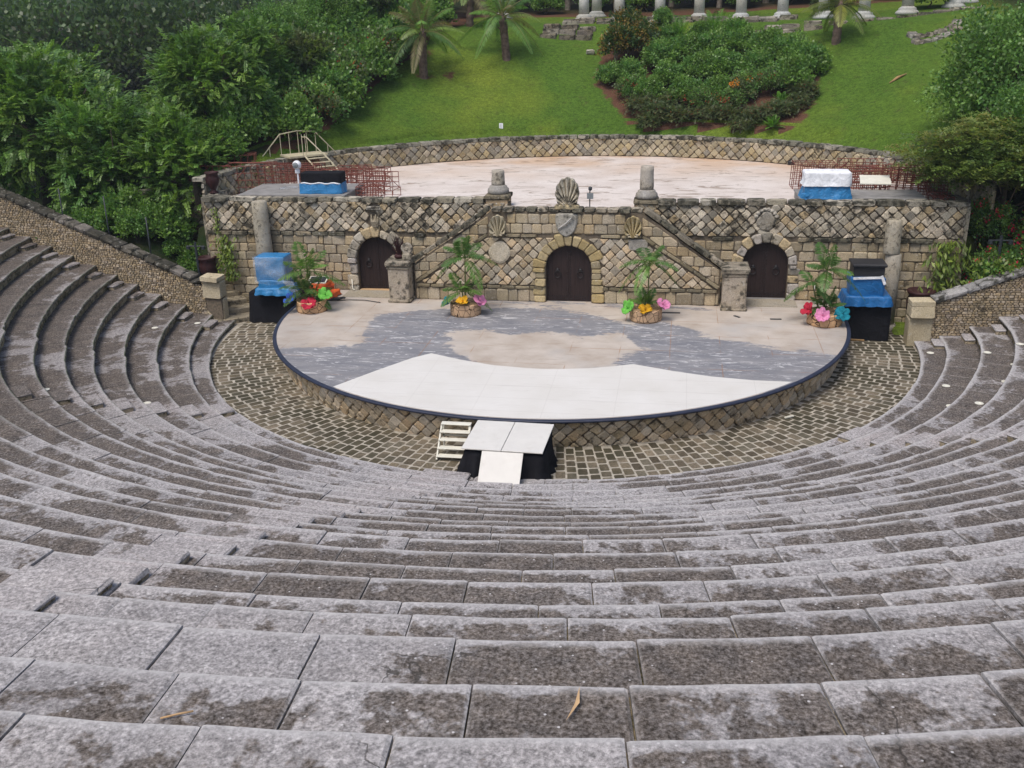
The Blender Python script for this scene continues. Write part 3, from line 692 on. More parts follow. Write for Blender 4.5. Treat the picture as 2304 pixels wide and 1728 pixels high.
stub(-3.35, 4.95, .33, 1.1, 'shorter dark pitted column stump left of the big stone shell')
stub(3.86, 4.76, .33, 1.5, 'taller pale pitted column stump right of the big stone shell')
def column(x, y, r, zt, zj, label, lean, zb=-1.15):
    t = thing('stone_column', label, 'column', (x, y, zb), 'tall columns in front of the backdrop wall')
    c = (x, y, 0)
    mb = MB(); mb.lathe([(r * 1.0, zb), (r * .98, zj - .02), (r * .9, zj)], 26, (x + lean, y, 0), (.33, .30, .25), .06); mb.build('lower_drum', M['col'], t, True)
    mb = MB(); mb.lathe([(r * .95, zj + .01), (r * 1.04, zj + .06)] + [(r * (1.04 - .02 * i), zj + .06 + (zt - zj - .06) * i / 5) for i in range(1, 6)] + [(r * .8, zt + .04)], 26, c, (.40, .365, .30), .05); mb.build('upper_drum', M['col'], t, True)
    mb = MB(); mb.lathe([(r * 1.35, zb - .05), (r * 1.4, zb + .12), (r * 1.15, zb + .28)], 22, (x + lean, y, 0), (.25, .23, .2), .04); mb.build('base', M['cope'], t, True)
column(-15.42, 2.75, .4, 4.62, 1.85, 'tall pitted stone column behind the plastic wrapped blue box on the left', .05)
column(15.1, 2.75, .36, 4.0, 2.45, 'tall cracked stone column behind the black topped equipment box on the right', .12)
# ================================================================ staircase block
BY = 1.95
def FB(u, v, d): return (u, BY - d, v)
sb = thing('double_staircase', 'double stone staircase block with sloping parapets, arched door and shell', 'staircase', (.2, 2.6, 0))
prof = [(-7.35, -.05), (.3 - 1.1, -.05), (.3 - 1.1, 0.02)] + arch(.3, 0, 1.1, 1.7)[1:-1] + [(.3 + 1.1, 0.02), (.3 + 1.1, -.05), (7.45, -.05), (7.45, 1.75), (3.75, 4.38), (-3.4, 4.38), (-7.35, 1.75)]
mb = MB(); mb.extrude(prof, lambda x, z: (x, BY, z), lambda x, z: (x, BY + .38, z)); mb.build('parapet_core', M['mortar'], sb)
near_c = lambda u, v: (abs(u - .3) < 1.1 + .5 if v < 1.7 else math.hypot(u - .3, v - 1.7) < 1.1 + .55)
mb = MB(); diamonds(mb, [(-7.1, .82), (7.2, .82), (3.72, 3.15), (-3.6, 3.15)], FB, .52, .09, .032, DC, lambda u, v: near_c(u, v) or math.hypot(u + 3.04, v - 2.45) < .5 or (3.1 < u < 4.0 and 2.6 < v < 3.2), v0=.82); mb.build('diamond_masonry', M['clean'], sb)
for reg, hh, wd, ex in (([(-7.3, .0), (-.8, .0), (-.8, .62), (-7.3, .62)], .55, (.4, .75), near_c), ([(1.4, .0), (7.4, .0), (7.4, .62), (1.4, .62)], .55, (.4, .75), near_c), ([(-3.5, 3.36), (3.8, 3.36), (3.8, 4.3), (-3.5, 4.3)], .47, (.4, .62), lambda u, v: abs(u - .22) < .4 or abs(u + 3.08) < .35 or abs(u - 3.35) < .4),
                        ([(-7.3, .98), (-3.55, 3.4), (-3.55, 4.2), (-7.3, 1.72)], .45, (.4, .7), None), ([(7.4, .98), (3.75, 3.4), (3.75, 4.2), (7.4, 1.72)], .45, (.4, .7), None)):
    mb = MB(); ashlar(mb, reg, FB, hh, wd, .07, .025, AC, ex); mb.build('block_masonry', M['clean'], sb)
mb = MB()
def course(p0, p1, h, depth, mbx, seg=.7, cols=((.19, .16, .11), (.26, .22, .15), (.15, .13, .09)), F=FB, back=-.04, q=.1):
    L = math.hypot(p1[0] - p0[0], p1[1] - p0[1]); n = max(1, int(L / seg)); tx, ty = (p1[0] - p0[0]) / L, (p1[1] - p0[1]) / L
    nx, ny = -ty, tx
    if ny < 0: nx, ny = -nx, -ny
    for i in range(n):
        a = (lerp(p0[0], p1[0], i / n), lerp(p0[1], p1[1], i / n)); b = (lerp(p0[0], p1[0], (i + 1) / n), lerp(p0[1], p1[1], (i + 1) / n))
        hh = h * rnd.uniform(.9, 1.1)
        stone(mbx, [a, b, (b[0] + nx * hh, b[1] + ny * hh), (a[0] + nx * hh, a[1] + ny * hh)], F, depth, .012, rnd.choice(cols), .012, q, back)
for p0, p1, dp in (((-7.25, .64), (-.9, .64), .12), ((1.5, .64), (7.35, .64), .12), ((-3.55, 3.19), (-1.2, 3.19), .14), ((1.8, 3.19), (3.75, 3.19), .14), ((-7.25, .82), (-3.6, 3.22), .13), ((7.35, .82), (3.72, 3.22), .13)):
    mb = MB(); course(p0, p1, .15, dp, mb); mb.build('band_course', M['wall'], sb)
mb = MB(); FC = lambda u, v, d: (u, BY + .42 - d, v)
kw = dict(seg=.55, cols=((.17, .15, .115), (.24, .21, .16), (.13, .12, .09), (.3, .26, .2)), F=FC, back=-.03, q=.14)
course((-3.42, 4.38), (3.78, 4.38), .2, .56, mb, **kw)
kw['seg'] = .8
course((-7.5, 1.74), (-3.45, 4.42), .22, .58, mb, **kw); course((7.6, 1.74), (3.8, 4.42), .22, .58, mb, **kw)
mb.build('coping', M['cope'], sb)
surround(.3, FB, 1.1, 1.7, 0, [(.38, .29, .14), (.35, .28, .15), (.41, .33, .19), (.33, .28, .19)], .16, sb, M['clean'], .45, .68, 11)
mb = MB(); mb.extrude(arch(.3, .0, 1.15, 1.7), lambda x, z: (x, BY + .26, z), lambda x, z: (x, BY + .3, z)); dd = mb.build('door', M['door'], sb)
door(.3, BY + .18, 1.1, 1.7, .03, dd)
mb = MB()       # flights of steps behind the parapets and the landing
for s in (-1, 1):
    for i in range(14):
        x1 = s * 8.3 - s * i * .36; mb.box(min(x1, x1 - s * 5.2 + s * i * .36), max(x1, x1 - s * 5.2 + s * i * .36), BY + .385, WY - .2, i * .3 - .02, i * .3 + .28, (.25, .22, .17), None, .004, .015)
mb.box(-3.3, 3.7, BY + .385, WY + .5, 4.0, 4.24, (.3, .26, .2), None, .005, .02)
mb.build('stair_flight', M['wall2'], sb)
for x0, x1, zt in ((-8.52, -7.4, 2.1), (7.5, 8.66, 2.05)):
    mb = MB(); mb.box(x0 + .04, x1 - .04, 1.15, BY + .4, 0, zt - .42, (.36, .31, .25), None, .02, .05); mb.box(x0 - .02, x1 + .02, 1.08, BY + .42, -.02, .14, (.28, .24, .19), None, .02, .05); p = mb.build('newel_pier', M['wall2'], sb)
    mb = MB(); mb.box(x0 - .06, x1 + .06, 1.02, BY + .46, zt - .3, zt, (.24, .21, .165), None, .025, .07); mb.box(x0, x1, 1.1, BY + .42, zt - .44, zt - .31, (.3, .26, .2), None, .02, .04); mb.build('pier_cap', M['cope'], p)
def shell(mb, cx, zb, w, h, Y, dep, col, nrib=9, tip=.16):
    NA, NR = nrib * 6, 9; vs = []; fs = []
    for side in (0, 1):
        for i in range(NA + 1):
            a = lerp(-1.42, 1.42, i / NA); fl = abs(math.sin(PI * i / 6)); ch = max(.3, math.cos(a)) ** .55 * (1 + .05 * fl)
            for j in range(NR + 1):
                t = j / NR; r = ch * t
                x = cx + w * .62 * r * math.sin(a) + tip * .25 * w * math.sin(a) * (1 - t); z = zb + h * .98 * r * math.cos(a)
                y = Y + dep * .55 * math.sin(PI * t * .9) - dep * (.2 + .75 * t) * fl * (1.15 - .5 * t) if side == 0 else Y + dep * .75
                vs.append((x, y, z))
    W_ = NR + 1; N1 = (NA + 1) * W_
    for i in range(NA):
        for j in range(NR):
            q = (i * W_ + j, i * W_ + j + 1, (i + 1) * W_ + j + 1, (i + 1) * W_ + j)
            fs.append(q); fs.append(tuple(N1 + k for k in q[::-1]))
        a0, a1 = i * W_ + NR, (i + 1) * W_ + NR; fs.append((a0, N1 + a0, N1 + a1, a1))
    for j in range(NR):
        fs.append((j, N1 + j, N1 + j + 1, j + 1)); e = NA * W_; fs.append((e + j, e + j + 1, N1 + e + j + 1, N1 + e + j))
    mb.add(vs, fs, col)
mb = MB(); shell(mb, .23, 4.66, 1.42, 1.3, BY + .05, .36, (.58, .53, .43)); mb.box(-.35, .8, BY - .12, BY + .4, 4.5, 4.72, (.42, .35, .22), None, .02, .06)
for s in (-1, 1): mb.tube([(.23 + s * .12, BY - .15, 4.72), (.23 + s * .2, BY - .16, 4.78), (.23 + s * .16, BY - .16, 4.84), (.23 + s * .08, BY - .15, 4.8)], .045, 7, (.42, .37, .28))
mb.build('crowning_shell', M['wall2'], sb)
for cx in (-3.08, 3.33):
    mb = MB(); shell(mb, cx, 3.25, 1.04, .98, BY - .24, .3, (.46, .41, .3) if cx < 0 else (.42, .34, .19), 7)
    for s in (-1, 1): mb.tube([(cx + s * .08, BY - .22, 3.3), (cx + s * .2, BY - .26, 3.3), (cx + s * .25, BY - .26, 3.38), (cx + s * .16, BY - .24, 3.4)], .045, 7, (.42, .37, .28))
    mb.build('niche_shell', M['clean'], sb)
mb = MB(); P = [(-.29, 4.35), (.74, 4.35), (.76, 4.0), (.66, 3.6), (.5, 3.36), (.22, 3.22), (-.06, 3.36), (-.22, 3.6), (-.32, 4.0)]
stone(mb, P[::-1], FB, .26, .01, (.27, .26, .235), .012, .18, -.02, .88); mb.tube([(-.15, BY - .27, 3.65), (.2, BY - .31, 3.9), (.55, BY - .28, 4.25)], .045, 6, (.38, .37, .35)); mb.build('stone_shield', M['wall2'], sb)
mb = MB(); stone(mb, [(-3.04 + .54 * math.cos(t), 2.44 + .54 * math.sin(t)) for t in np.linspace(0, 2 * PI, 17)[:-1]], FB, .16, .01, (.40, .355, .28), .02, 0, -.02, .8); mb.build('round_medallion', M['clean'], sb)
mb = MB(); stone(mb, [(3.15, 2.62), (4.05, 2.6), (4.05, 3.14), (3.15, 3.14)], FB, .14, .01, (.3, .28, .25), .02, .1, -.02, .9); mb.build('stone_plaque', M['clean'], sb)
# ================================================================ upper terrace and its wall
TC, TR, TZ = (.3, 2.8), 19.2, 4.3
t0 = math.asin(.9 / TR)
clx = lambda x, y: max(-18.5, min(18.22, x)) if y < 6.2 else x
arcp = [(TC[0] + (TR + .2) * math.cos(t), TC[1] + (TR + .2) * math.sin(t)) for t in np.linspace(t0, PI - t0, 90)]
mb = MB(); mb.extrude([(18.2, 3.82), ] + [(clx(*p), p[1]) for p in arcp] + [(-18.2, 3.82)], lambda x, y: (x, y, TZ), lambda x, y: (x, y, 3.2))
mb.box(-2.7, 3.25, WY + .505, 3.85, 3.9, TZ - .004)
tag(mb.build('terrace', M['terrace']), kind='structure')
mb = MB(); mb.box(18.26, 18.42, 3.3, 9.0, -1.2, 4.52, (.3, .27, .21), None, .02); mb.box(-18.86, -18.7, 3.35, 5.6, -1.2, 4.52, (.28, .25, .2), None, .02); mb.build('end_facing', M['wall2'], bw)
rw = thing('curved_wall', 'low curved wall of diamond set stone behind the upper terrace', 'wall', (.3, 22.2, TZ))
def FR(u, v, d): t = u / TR; r = TR - d; return (TC[0] + r * math.cos(t), TC[1] + r * math.sin(t), v)
mb = MB(); n = 120; A = [FR(TR * lerp(t0, PI - t0, i / n), TZ - .1, 0) for i in range(n + 1)]; B = [(p[0], p[1], 5.45) for p in A]
A2 = [FR(TR * lerp(t0, PI - t0, i / n), TZ - .1, -.5) for i in range(n + 1)]; B2 = [(p[0], p[1], 5.45) for p in A2]
mb.strip(A, B); mb.strip(B, B2); mb.strip(B2, A2); mb.build('wall_core', M['mortar'], rw)
mb = MB(); diamonds(mb, [(TR * t0, TZ + .03), (TR * (PI - t0), TZ + .03), (TR * (PI - t0), 5.42), (TR * t0, 5.42)], FR, .54, .1, .036, [(.36, .29, .17), (.41, .35, .24), (.31, .27, .19), (.43, .37, .28), (.27, .25, .21)], v0=TZ + .1); mb.build('diamond_masonry', M['wall'], rw)
mb = MB(); u = TR * t0
while u < TR * (PI - t0) - .05:
    L = min(rnd.uniform(.5, 1.1), TR * (PI - t0) - u); zt = 5.66 + rnd.uniform(-.025, .025)
    stone(mb, [(u, 5.43), (u + L, 5.43), (u + L, zt), (u, zt)], lambda u, v, d: FR(u, v, d - .5), .62, .012, rnd.choice(((.22, .21, .17), (.29, .27, .22), (.17, .165, .13))), .015, .13, -.02, .94)
    u += L
mb.build('coping', M['cope'], rw)
# ================================================================ side walls
def side_wall(x_in, x_out, line, topf, s, label, zlow):
    t = thing('sloping_wall', label, 'wall', (x_in, line(x_in), -1.1))
    def F(u, v, d): 
        x = x_in + s * u; return (x, line(x) - d, v)
    L = abs(x_out - x_in)
    P = [(0, zlow), (L, zlow), (L, topf(L) - .25), (1.0, topf(1.0) - .25), (.0, topf(1.0) - .25)]
    if s < 0: pass
    mb = MB(); mb.extrude(P, lambda u, v: F(u, v, 0), lambda u, v: F(u, v, -.5)); mb.build('wall_core', M['mortar'], t)
    mb = MB()
    cols = [(.36, .275, .17), (.3, .235, .155), (.42, .34, .24), (.26, .205, .14), (.36, .30, .235), (.2, .165, .12)]
    z = zlow + .05; 
    while z < topf(L):
        h = rnd.uniform(.07, .125); u = .9
        while u < L:
            w_ = rnd.uniform(.1, .26)
            if z + h < topf(u + w_ / 2) - .2 and z > zlow + (topf(u) - zlow) * 0 - .3:
                base = -.99 + .35 * (u - .4)
                if z > base - .7: stone(mb, [(u, z), (u + w_, z), (u + w_, z + h), (u, z + h)], F, .05, .018, rnd.choice(cols), .012, .2, -.02, .75)
            u += w_
        z += h
    mb.build('rubble_masonry', M['rub'], t)
    mb = MB(); u = .95; az = math.atan2(line(x_out) - line(x_in), x_out - x_in) if s > 0 else math.atan2(line(x_in) - line(x_out), x_in - x_out)
    while u < L:
        l_ = min(rnd.uniform(.4, .95), L - u); um = u + l_ / 2; p = F(um, topf(um) - .1, -.25); sl = math.atan2(topf(u + l_) - topf(u), l_) if l_ > .01 else 0
        Mx = Matrix.Translation(p) @ Matrix.Rotation(az, 4, 'Z') @ Matrix.Rotation(-sl * s, 4, 'Y')
        l2 = l_ / 2 / math.cos(sl) + .012
        mb.box(-l2, l2, -.38 + rnd.uniform(-.03, .03), .36, -.12, .12 + rnd.uniform(-.02, .03), rnd.choice(((.07, .065, .055), (.05, .047, .04), (.11, .1, .085), (.15, .135, .12)) if s < 0 else ((.3, .29, .28), (.22, .215, .21), (.36, .35, .34))), Mx, .03, .07)
        u += l_
    mb.build('coping', M['cope'], t)
    mb = MB(); zt = topf(.5)
    for z0, z1, e in ((zlow, .15, .0), (.16, zt - .25, .0), (zt - .25, zt - .02, .02)):
        vs = []
        P = [(-.05 - e, z0), (1.0 + e, z0), (1.0 + e, z1), (-.05 - e, z1)]
        stone(mb, P, lambda u, v, d: F(u, v, d - .6 - e), .72 + 2 * e, .012, (.43, .37, .26), .012, .06, 0, .97)
    mb.build('end_pier', M['clean'], t)
side_wall(-17.0, -36.0, LW, lambda u: 1.3 if u < 1.0 else 1.0 + .327 * (u - 1.0), -1, 'sloping rubble stone wall along the left ends of the seating rows', -1.35)
side_wall(15.72, 32.0, RW, lambda u: .92 if u < .85 else .92 + .335 * (u - .75), 1, 'sloping rubble stone wall along the right ends of the seating rows', -1.35)
mb = MB()
for i, (x, y) in enumerate(((-16.6, .95), (-17.15, 1.55), (-17.75, 2.1), (-18.35, 2.6))):
    Mx = Matrix.Translation((x, y, -1.15 + .26 * i)) @ Matrix.Rotation(-.62 + 1.3, 4, 'Z'); mb.box(-1.2, 1.2, -.3, .5, -.1, .24, (.22, .19, .14), Mx, .01, .03)
tag(mb.build('corner_steps', M['wall2'], loc=(-17.4, 1.8, -1.15)), 'few dark stone steps rising between the left pier and the backdrop wall', 'steps')
# ================================================================ cloth covered boxes, platforms, ramps
def drape(mb, x0, x1, y0, y1, z0, z1, wob=.05, n=9, flare=.0, nzs=1.7, col=(1, 1, 1), top=True, seed=0.0, r=.06):
    """soft box: walls of cloth with folds, rounded top edge"""
    per = []
    for i in range(n): per.append((lerp(x0, x1, i / n), y0, 0, -1))
    for i in range(n): per.append((x1, lerp(y0, y1, i / n), 1, 0))
    for i in range(n): per.append((lerp(x1, x0, i / n), y1, 0, 1))
    for i in range(n): per.append((x0, lerp(y1, y0, i / n), -1, 0))
    N = len(per); lev = [0, .12, .3, .5, .7, .88, 1.0]
    vs = []; fs = []; cx, cy = (x0 + x1) / 2, (y0 + y1) / 2
    for L in lev:
        for (x, y, nx, ny) in per:
            f = (1 - L) * flare * (1 + .7 * math.sin(x * 11 + y * 13 + seed)) + wob * nz(x * nzs + seed, y * nzs, L * 1.3) * (1.2 - L)
            vs.append((x + nx * f, y + ny * f, lerp(z0, z1, L) + (.02 * nz(x * 5, y * 5, seed) if L == 0 else 0)))
    for q, dz in ((.97, r * .6), (.9, r * .8), (.45, r + wob * .3)):
        for (x, y, nx, ny) in per: vs.append((cx + (x - cx) * q, cy + (y - cy) * q, z1 + dz + wob * .5 * nz(x * 2 + seed, y * 2, 3)))
    R_ = len(vs) // N
    for k in range(R_ - 1):
        for i in range(N): fs.append((k * N + i, k * N + (i + 1) % N, k * N + N + (i + 1) % N, k * N + N + i))
    fs.append(tuple(range((R_ - 1) * N, R_ * N)))
    mb.add(vs, fs, col)
def one(name, mat, fn, label, cat, loc, group=None, smooth=True):
    mb = MB(); fn(mb); o = mb.build(name, mat, loc=loc, smooth=smooth); return tag(o, label, cat, group)
# left of the stage
t = thing('skirted_platform', 'black cloth skirted platform under the plastic wrapped blue box', 'platform', (-14.7, 1.4, -1.15))
mb = MB(); drape(mb, -15.75, -13.0, 1.05, 2.3, -1.15, .36, .1, 12, .14, seed=2); mb.build('skirt', M['black'], t, True)
t = thing('wrapped_box', 'tall box wrapped in blue tarp and clear plastic on black platform', 'covered box', (-14.4, 1.3, .4))
mb = MB(); drape(mb, -15.15, -13.65, .85, 1.9, 1.0, 2.2, .04, 10, .0, seed=5); drape(mb, -15.05, -13.65, .8, 1.9, .5, 1.02, .06, 10, .02, seed=7); mb.build('blue_cover', M['tarp'], t, True)
mb = MB(); drape(mb, -15.2, -13.4, .66, 2.0, .36, .66, .06, 16, .09, seed=9); mb.build('cover_ruffle', M['tarp'], t, True)
mb = MB(); vs = []; fs = []; n = 22
for j in range(14):
    for i in range(n):
        a = lerp(-.25, 1.25, i / (n - 1)); L = j / 13
        x = lerp(-15.25, -13.5, min(1, max(0, a))) + .04 * nz(i * .7, L * 4, 1); z = lerp(.85 + .25 * abs(a - .5), 2.26, L)
        y = .72 + (.9 * (-a if a < 0 else a - 1 if a > 1 else 0)) / .25 * 1 - .14 * math.sin(PI * min(1, max(0, a))) * math.sin(PI * min(1, L * 1.2)) + .05 * nz(i * .5, j * .5, 2)
        vs.append((x, y, z))
for j in range(13):
    for i in range(n - 1): fs.append((j * n + i, j * n + i + 1, j * n + n + i + 1, j * n + n + i))
mb.add(vs, fs)
vs = []; fs = []
for j in range(10):
    for i in range(7):
        L = j / 9; vs.append((lerp(-13.5, -12.75, L ** 1.1) + .09 * (i - 3) * (1 - .3 * L), .7 - .1 * L + .08 * nz(i * .9, j * .6), lerp(1.1, .12, L) + .1 * nz(i, j * .5, 4)))
for j in range(9):
    for i in range(6): fs.append((j * 7 + i, j * 7 + i + 1, j * 7 + i + 8, j * 7 + i + 7))
mb.add(vs, fs); mb.build('plastic_wrap', M['plastic'], t, True)
# right of the stage
t = thing('skirted_platform', 'black cloth skirted platform under the black topped equipment box', 'platform', (14.2, 1.4, -1.15))
mb = MB(); drape(mb, 13.2, 15.0, .85, 2.3, -1.15, .5, .05, 12, .02, seed=12); mb.build('skirt', M['black'], t, True)
t = thing('covered_box', 'equipment box with black top, white tape and blue tarp on right black platform', 'covered box', (14, 1.4, .5))
mb = MB(); drape(mb, 13.12, 14.6, .75, 2.0, .92, 1.75, .07, 10, .0, seed=14); mb.build('blue_cover', M['tarp2'], t, True)
mb = MB(); drape(mb, 12.95, 14.92, .62, 2.1, .52, .92, .05, 16, .08, seed=15); mb.build('cover_ruffle', M['tarp2'], t, True)
mb = MB(); mb.box(13.2, 14.55, .85, 1.9, 1.72, 2.3, (1, 1, 1), None, .005, .03); mb.box(13.14, 14.62, .74, 2.0, 2.27, 2.4, (1, 1, 1), None, .006, .03); mb.build('black_case', M['blackbox'], t)
mb = MB(); mb.box(13.2, 14.38, .675, .69, 1.72, 1.83, (1, 1, 1), Matrix.Translation((13.2, 0, 1.75)) @ Matrix.Rotation(-.05, 4, 'Y') @ Matrix.Translation((-13.2, 0, -1.75))); mb.box(-.06, .06, -.008, .008, -.22, .22, (1, 1, 1), Matrix.Translation((14.48, .68, 1.72)) @ Matrix.Rotation(-.42, 4, 'Y')); mb.build('white_tape', M['sheet'], t)
# orange pile
def pile(mb):
    for i, (dx, z, s) in enumerate(((0, .02, 1.1), (.02, .26, 1.0), (-.03, .48, .95), (.3, .05, .9))):
        drape(mb, -12.75 + dx, -11.85 + dx + .1 * (i == 3), 1.9 - .1 * i + (-.35 if i == 3 else 0), 2.75 - .1 * i, z, z + .2, .12, 9, .06, 2.4, seed=i * 3.1, r=.05)
one('orange_tarp', M['orange'], pile, 'crumpled pile of orange tarp against the wall by the left arched door', 'tarp', (-12.3, 2.3, 0))
mb = MB(); Mx = Matrix.Translation((-12.4, 2.0, .84)) @ Matrix.Rotation(.35, 4, 'X'); t = thing('flat_light_panel', 'small dark panel with white frame lying on orange tarp pile', 'panel', (-12.4, 2.0, .78))
mb.box(-.48, .48, -.3, .3, -.03, .02, (1, 1, 1), Mx, 0, .012); mb.build('frame', M['offwhite'], t); mb = MB(); mb.box(-.42, .42, -.24, .24, .021, .03, (1, 1, 1), Mx); mb.build('glass', M['solar'], t)
one('cable_heap', M['darkmetal'], lambda mb: [mb.tube([(-11.4 + .3 * math.cos(a * 1.7 + k) + .1 * k, 1.25 + .14 * math.sin(a * 2.1 + k), .03 + .035 * k + .02 * math.sin(a * 3)) for a in np.linspace(0, 6.3, 26)], .022, 5) for k in range(4)] + [mb.tube([(-11.2, 1.2, .03), (-10.6, 1.35, .03), (-9.8, 1.3, .05), (-8.9, 1.0, .03)], .02, 5)], 'small heap of dark cable on stage beside the left palm pot', 'cable', (-11.3, 1.25, 0))
one('wall_pipe', M['offwhite'], lambda mb: mb.tube([(-11.0, 3.1, .62), (-11.0, 3.1, .16), (-10.95, 3.04, .1), (-10.85, 3.02, .1)], .03, 7), 'short white pipe on wall between orange pile and left arched door', 'pipe', (-11, 3.1, .1))
one('wall_pipe', M['offwhite'], lambda mb: mb.tube([(11.9, 3.1, .95), (11.9, 3.1, .3)], .025, 7), 'short white pipe on wall behind the rightmost potted palm', 'pipe', (11.9, 3.1, .3))
# ramp and steps in front of the stage
t = thing('ramp_platform', 'white panelled platform with ramp and black skirt at the stage front', 'ramp', (.1, -14.5, -1.16))
M0 = Matrix.Translation((.1, -14.25, 0)) @ Matrix.Rotation(-.03, 4, 'Z')
for x0, x1 in ((-1.32, -.01), (.01, 1.36)):
    mb = MB(); mb.box(x0, x1, -1.18, 1.2, -.07, -.03, (1, 1, 1), M0, 0, .006); mb.build('deck_panel', M['white'], t)
mb = MB(); Mr = Matrix.Translation((.1, -15.44, -.075)) @ Matrix.Rotation(-.03, 4, 'Z') @ Matrix.Rotation(.78, 4, 'X'); mb.box(-.66, .7, -1.28, 0, -.03, 0, (1, 1, 1), Mr, 0, .006); mb.build('ramp_panel', M['white'], t)
mb = MB()
drape(mb, -1.2, -.62, -15.3, -13.2, -1.16, -.2, .14, 9, .3, seed=21, r=.0); drape(mb, .66, 1.44, -15.36, -13.2, -1.16, -.2, .12, 10, .2, seed=24, r=.0); drape(mb, -.66, .72, -15.3, -13.4, -1.16, -.2, .03, 8, .0, seed=26, r=.0)
mb.build('skirt', M['black'], t, True)
t = thing('white_steps', 'small open white steps left of the white ramp platform', 'steps', (-1.9, -13.5, -1.16))
for s in (0, 1):
    mb = MB(); x = -2.44 + s * 1.02
    mb.box(-.025, .025, -.03, 1.32, -.09, .05, (1, 1, 1), Matrix.Translation((x, -14.08, -1.1)) @ Matrix.Rotation(.76, 4, 'X')); mb.build('stringer', M['offwhite'], t)
for i in range(5):
    mb = MB(); z = -.98 + .21 * i; y = -14.0 + .22 * i; mb.box(-2.46, -1.4, y - .12, y + .14, z - .035, z, (1, 1, 1), None, 0, .01); mb.build('tread', M['offwhite'], t)
mb = MB(); mb.box(-2.42, -2.36, -13.2, -13.14, -1.16, -.18); mb.box(-1.5, -1.44, -13.2, -13.14, -1.16, -.18); mb.box(-2.42, -1.44, -13.2, -13.16, -.6, -.54); mb.build('leg_frame', M['offwhite'], t)
one('white_strip', M['offwhite'], lambda mb: mb.box(-.2, .2, -.04, .04, 0, .04, (1, 1, 1), Matrix.Translation((9.75, -8.9, -1.12)) @ Matrix.Rotation(.6, 4, 'Z')), 'short white strip lying on the paving near the right stage edge', 'strip', (9.75, -8.9, -1.12), smooth=False)
for i, (x, y, L, r) in enumerate(((5.2, .55, .9, .02), (8.2, .2, .35, -.8), (9.9, -.05, .5, .05))):
    one('floor_batten', M['darkmetal'], lambda mb: mb.box(-L / 2, L / 2, -.05, .05, 0, .03, (1, 1, 1), Matrix.Translation((x, y, .004)) @ Matrix.Rotation(r, 4, 'Z')), ('longest dark batten lying on stage right of the centre door', 'short slanted dark batten on stage in front of right pier', 'dark batten on stage between the right pier and the right pot')[i], 'batten', (x, y, .004), 'dark battens on the stage floor', False)
one('plank_scrap', M['brown'], lambda mb: mb.box(-.35, .35, -.05, .05, 0, .05, (1, 1, 1), Matrix.Translation((13.6, .72, -1.12)) @ Matrix.Rotation(-.15, 4, 'Z')), 'short wooden scrap at the foot of the right black platform', 'wood scrap', (13.6, .72, -1.12), smooth=False)
# terrace platforms and their boxes
t = thing('grey_platform', 'grey plywood platform on legs at the left of the upper terrace', 'platform', (-14, 5.4, 4.3))
mb = MB(); mb.extrude([(-16.9, 3.55), (-11.2, 3.6), (-11.35, 7.3), (-17.0, 7.1)], lambda x, y: (x, y, 4.82), lambda x, y: (x, y, 4.74)); mb.build('deck', M['grey'], t)
for x, y in ((-16.7, 3.9), (-11.4, 3.9), (-11.5, 7.1), (-16.8, 6.9)):
    mb = MB(); mb.box(x - .05, x + .05, y - .05, y + .05, 4.3, 4.74); mb.build('leg', M['offwhite'] if x > -12 else M['grey'], t)
mb = MB(); mb.extrude([(3.7, 4.32), (6.9, 4.32), (7.1, 4.73), (5.4, 4.73)], lambda y, z: (-11.46, y, z), lambda y, z: (-11.5, y, z)); mb.build('side_panel', M['grey'], t)
t = thing('covered_case', 'black topped case in light blue tarp on the left grey platform', 'covered box', (-12.6, 4.3, 4.82))
mb = MB(); drape(mb, -13.68, -11.5, 3.95, 4.9, 4.84, 5.3, .06, 12, .05, seed=31); mb.build('blue_cover', M['tarp'], t, True)
mb = MB(); drape(mb, -13.62, -11.5, 4.05, 4.85, 5.34, 5.82, .03, 10, .0, seed=33); mb.build('black_cover', M['black'], t, True)
mb = MB(); mb.tube([(-13.6 + .16 * i, 3.96 + .03 * math.sin(i * 2), 5.35 + .03 * math.sin(i * 1.3)) for i in range(14)], .035, 6); mb.build('white_edge', M['sheet'], t, True)
one('white_sheet_scrap', M['plastic'], lambda mb: mb.lathe([(.5, 0), (.42, .02), (.1, .03)], 14, (-15.0, 5.8, 4.825), (1, 1, 1), .3), 'pale plastic scrap lying on the left grey platform', 'plastic scrap', (-15, 5.8, 4.825))
t = thing('grey_platform', 'grey weathered wooden platform at the right of the upper terrace', 'platform', (13.8, 5.4, 4.3))
for y0, y1, dz in ((4.0, 5.0, 0), (5.03, 6.0, .012), (6.03, 6.95, -.01)):
    mb = MB(); mb.box(11.0, 16.75, y0, y1, 4.62 + dz, 4.7 + dz, (1, 1, 1), None, .012, .01); mb.build('deck_board', M['grey'], t)
mb = MB(); mb.box(11.05, 16.7, 4.03, 4.08, 4.3, 4.62); mb.box(11.05, 11.1, 4.03, 6.9, 4.3, 4.62); mb.box(16.65, 16.7, 4.03, 6.9, 4.3, 4.62); mb.build('side_boards', M['grey'], t)
t = thing('covered_case', 'case under white sheet and bright blue tarp on the right grey platform', 'covered box', (12.3, 4.4, 4.7))
mb = MB(); drape(mb, 11.2, 13.2, 4.1, 5.1, 4.7, 5.34, .1, 12, .12, seed=41); mb.build('blue_cover', M['tarp'], t, True)
mb = MB(); drape(mb, 11.15, 13.25, 4.05, 5.15, 5.3, 5.9, .09, 11, .04, seed=43); mb.build('white_sheet', M['sheet'], t, True)
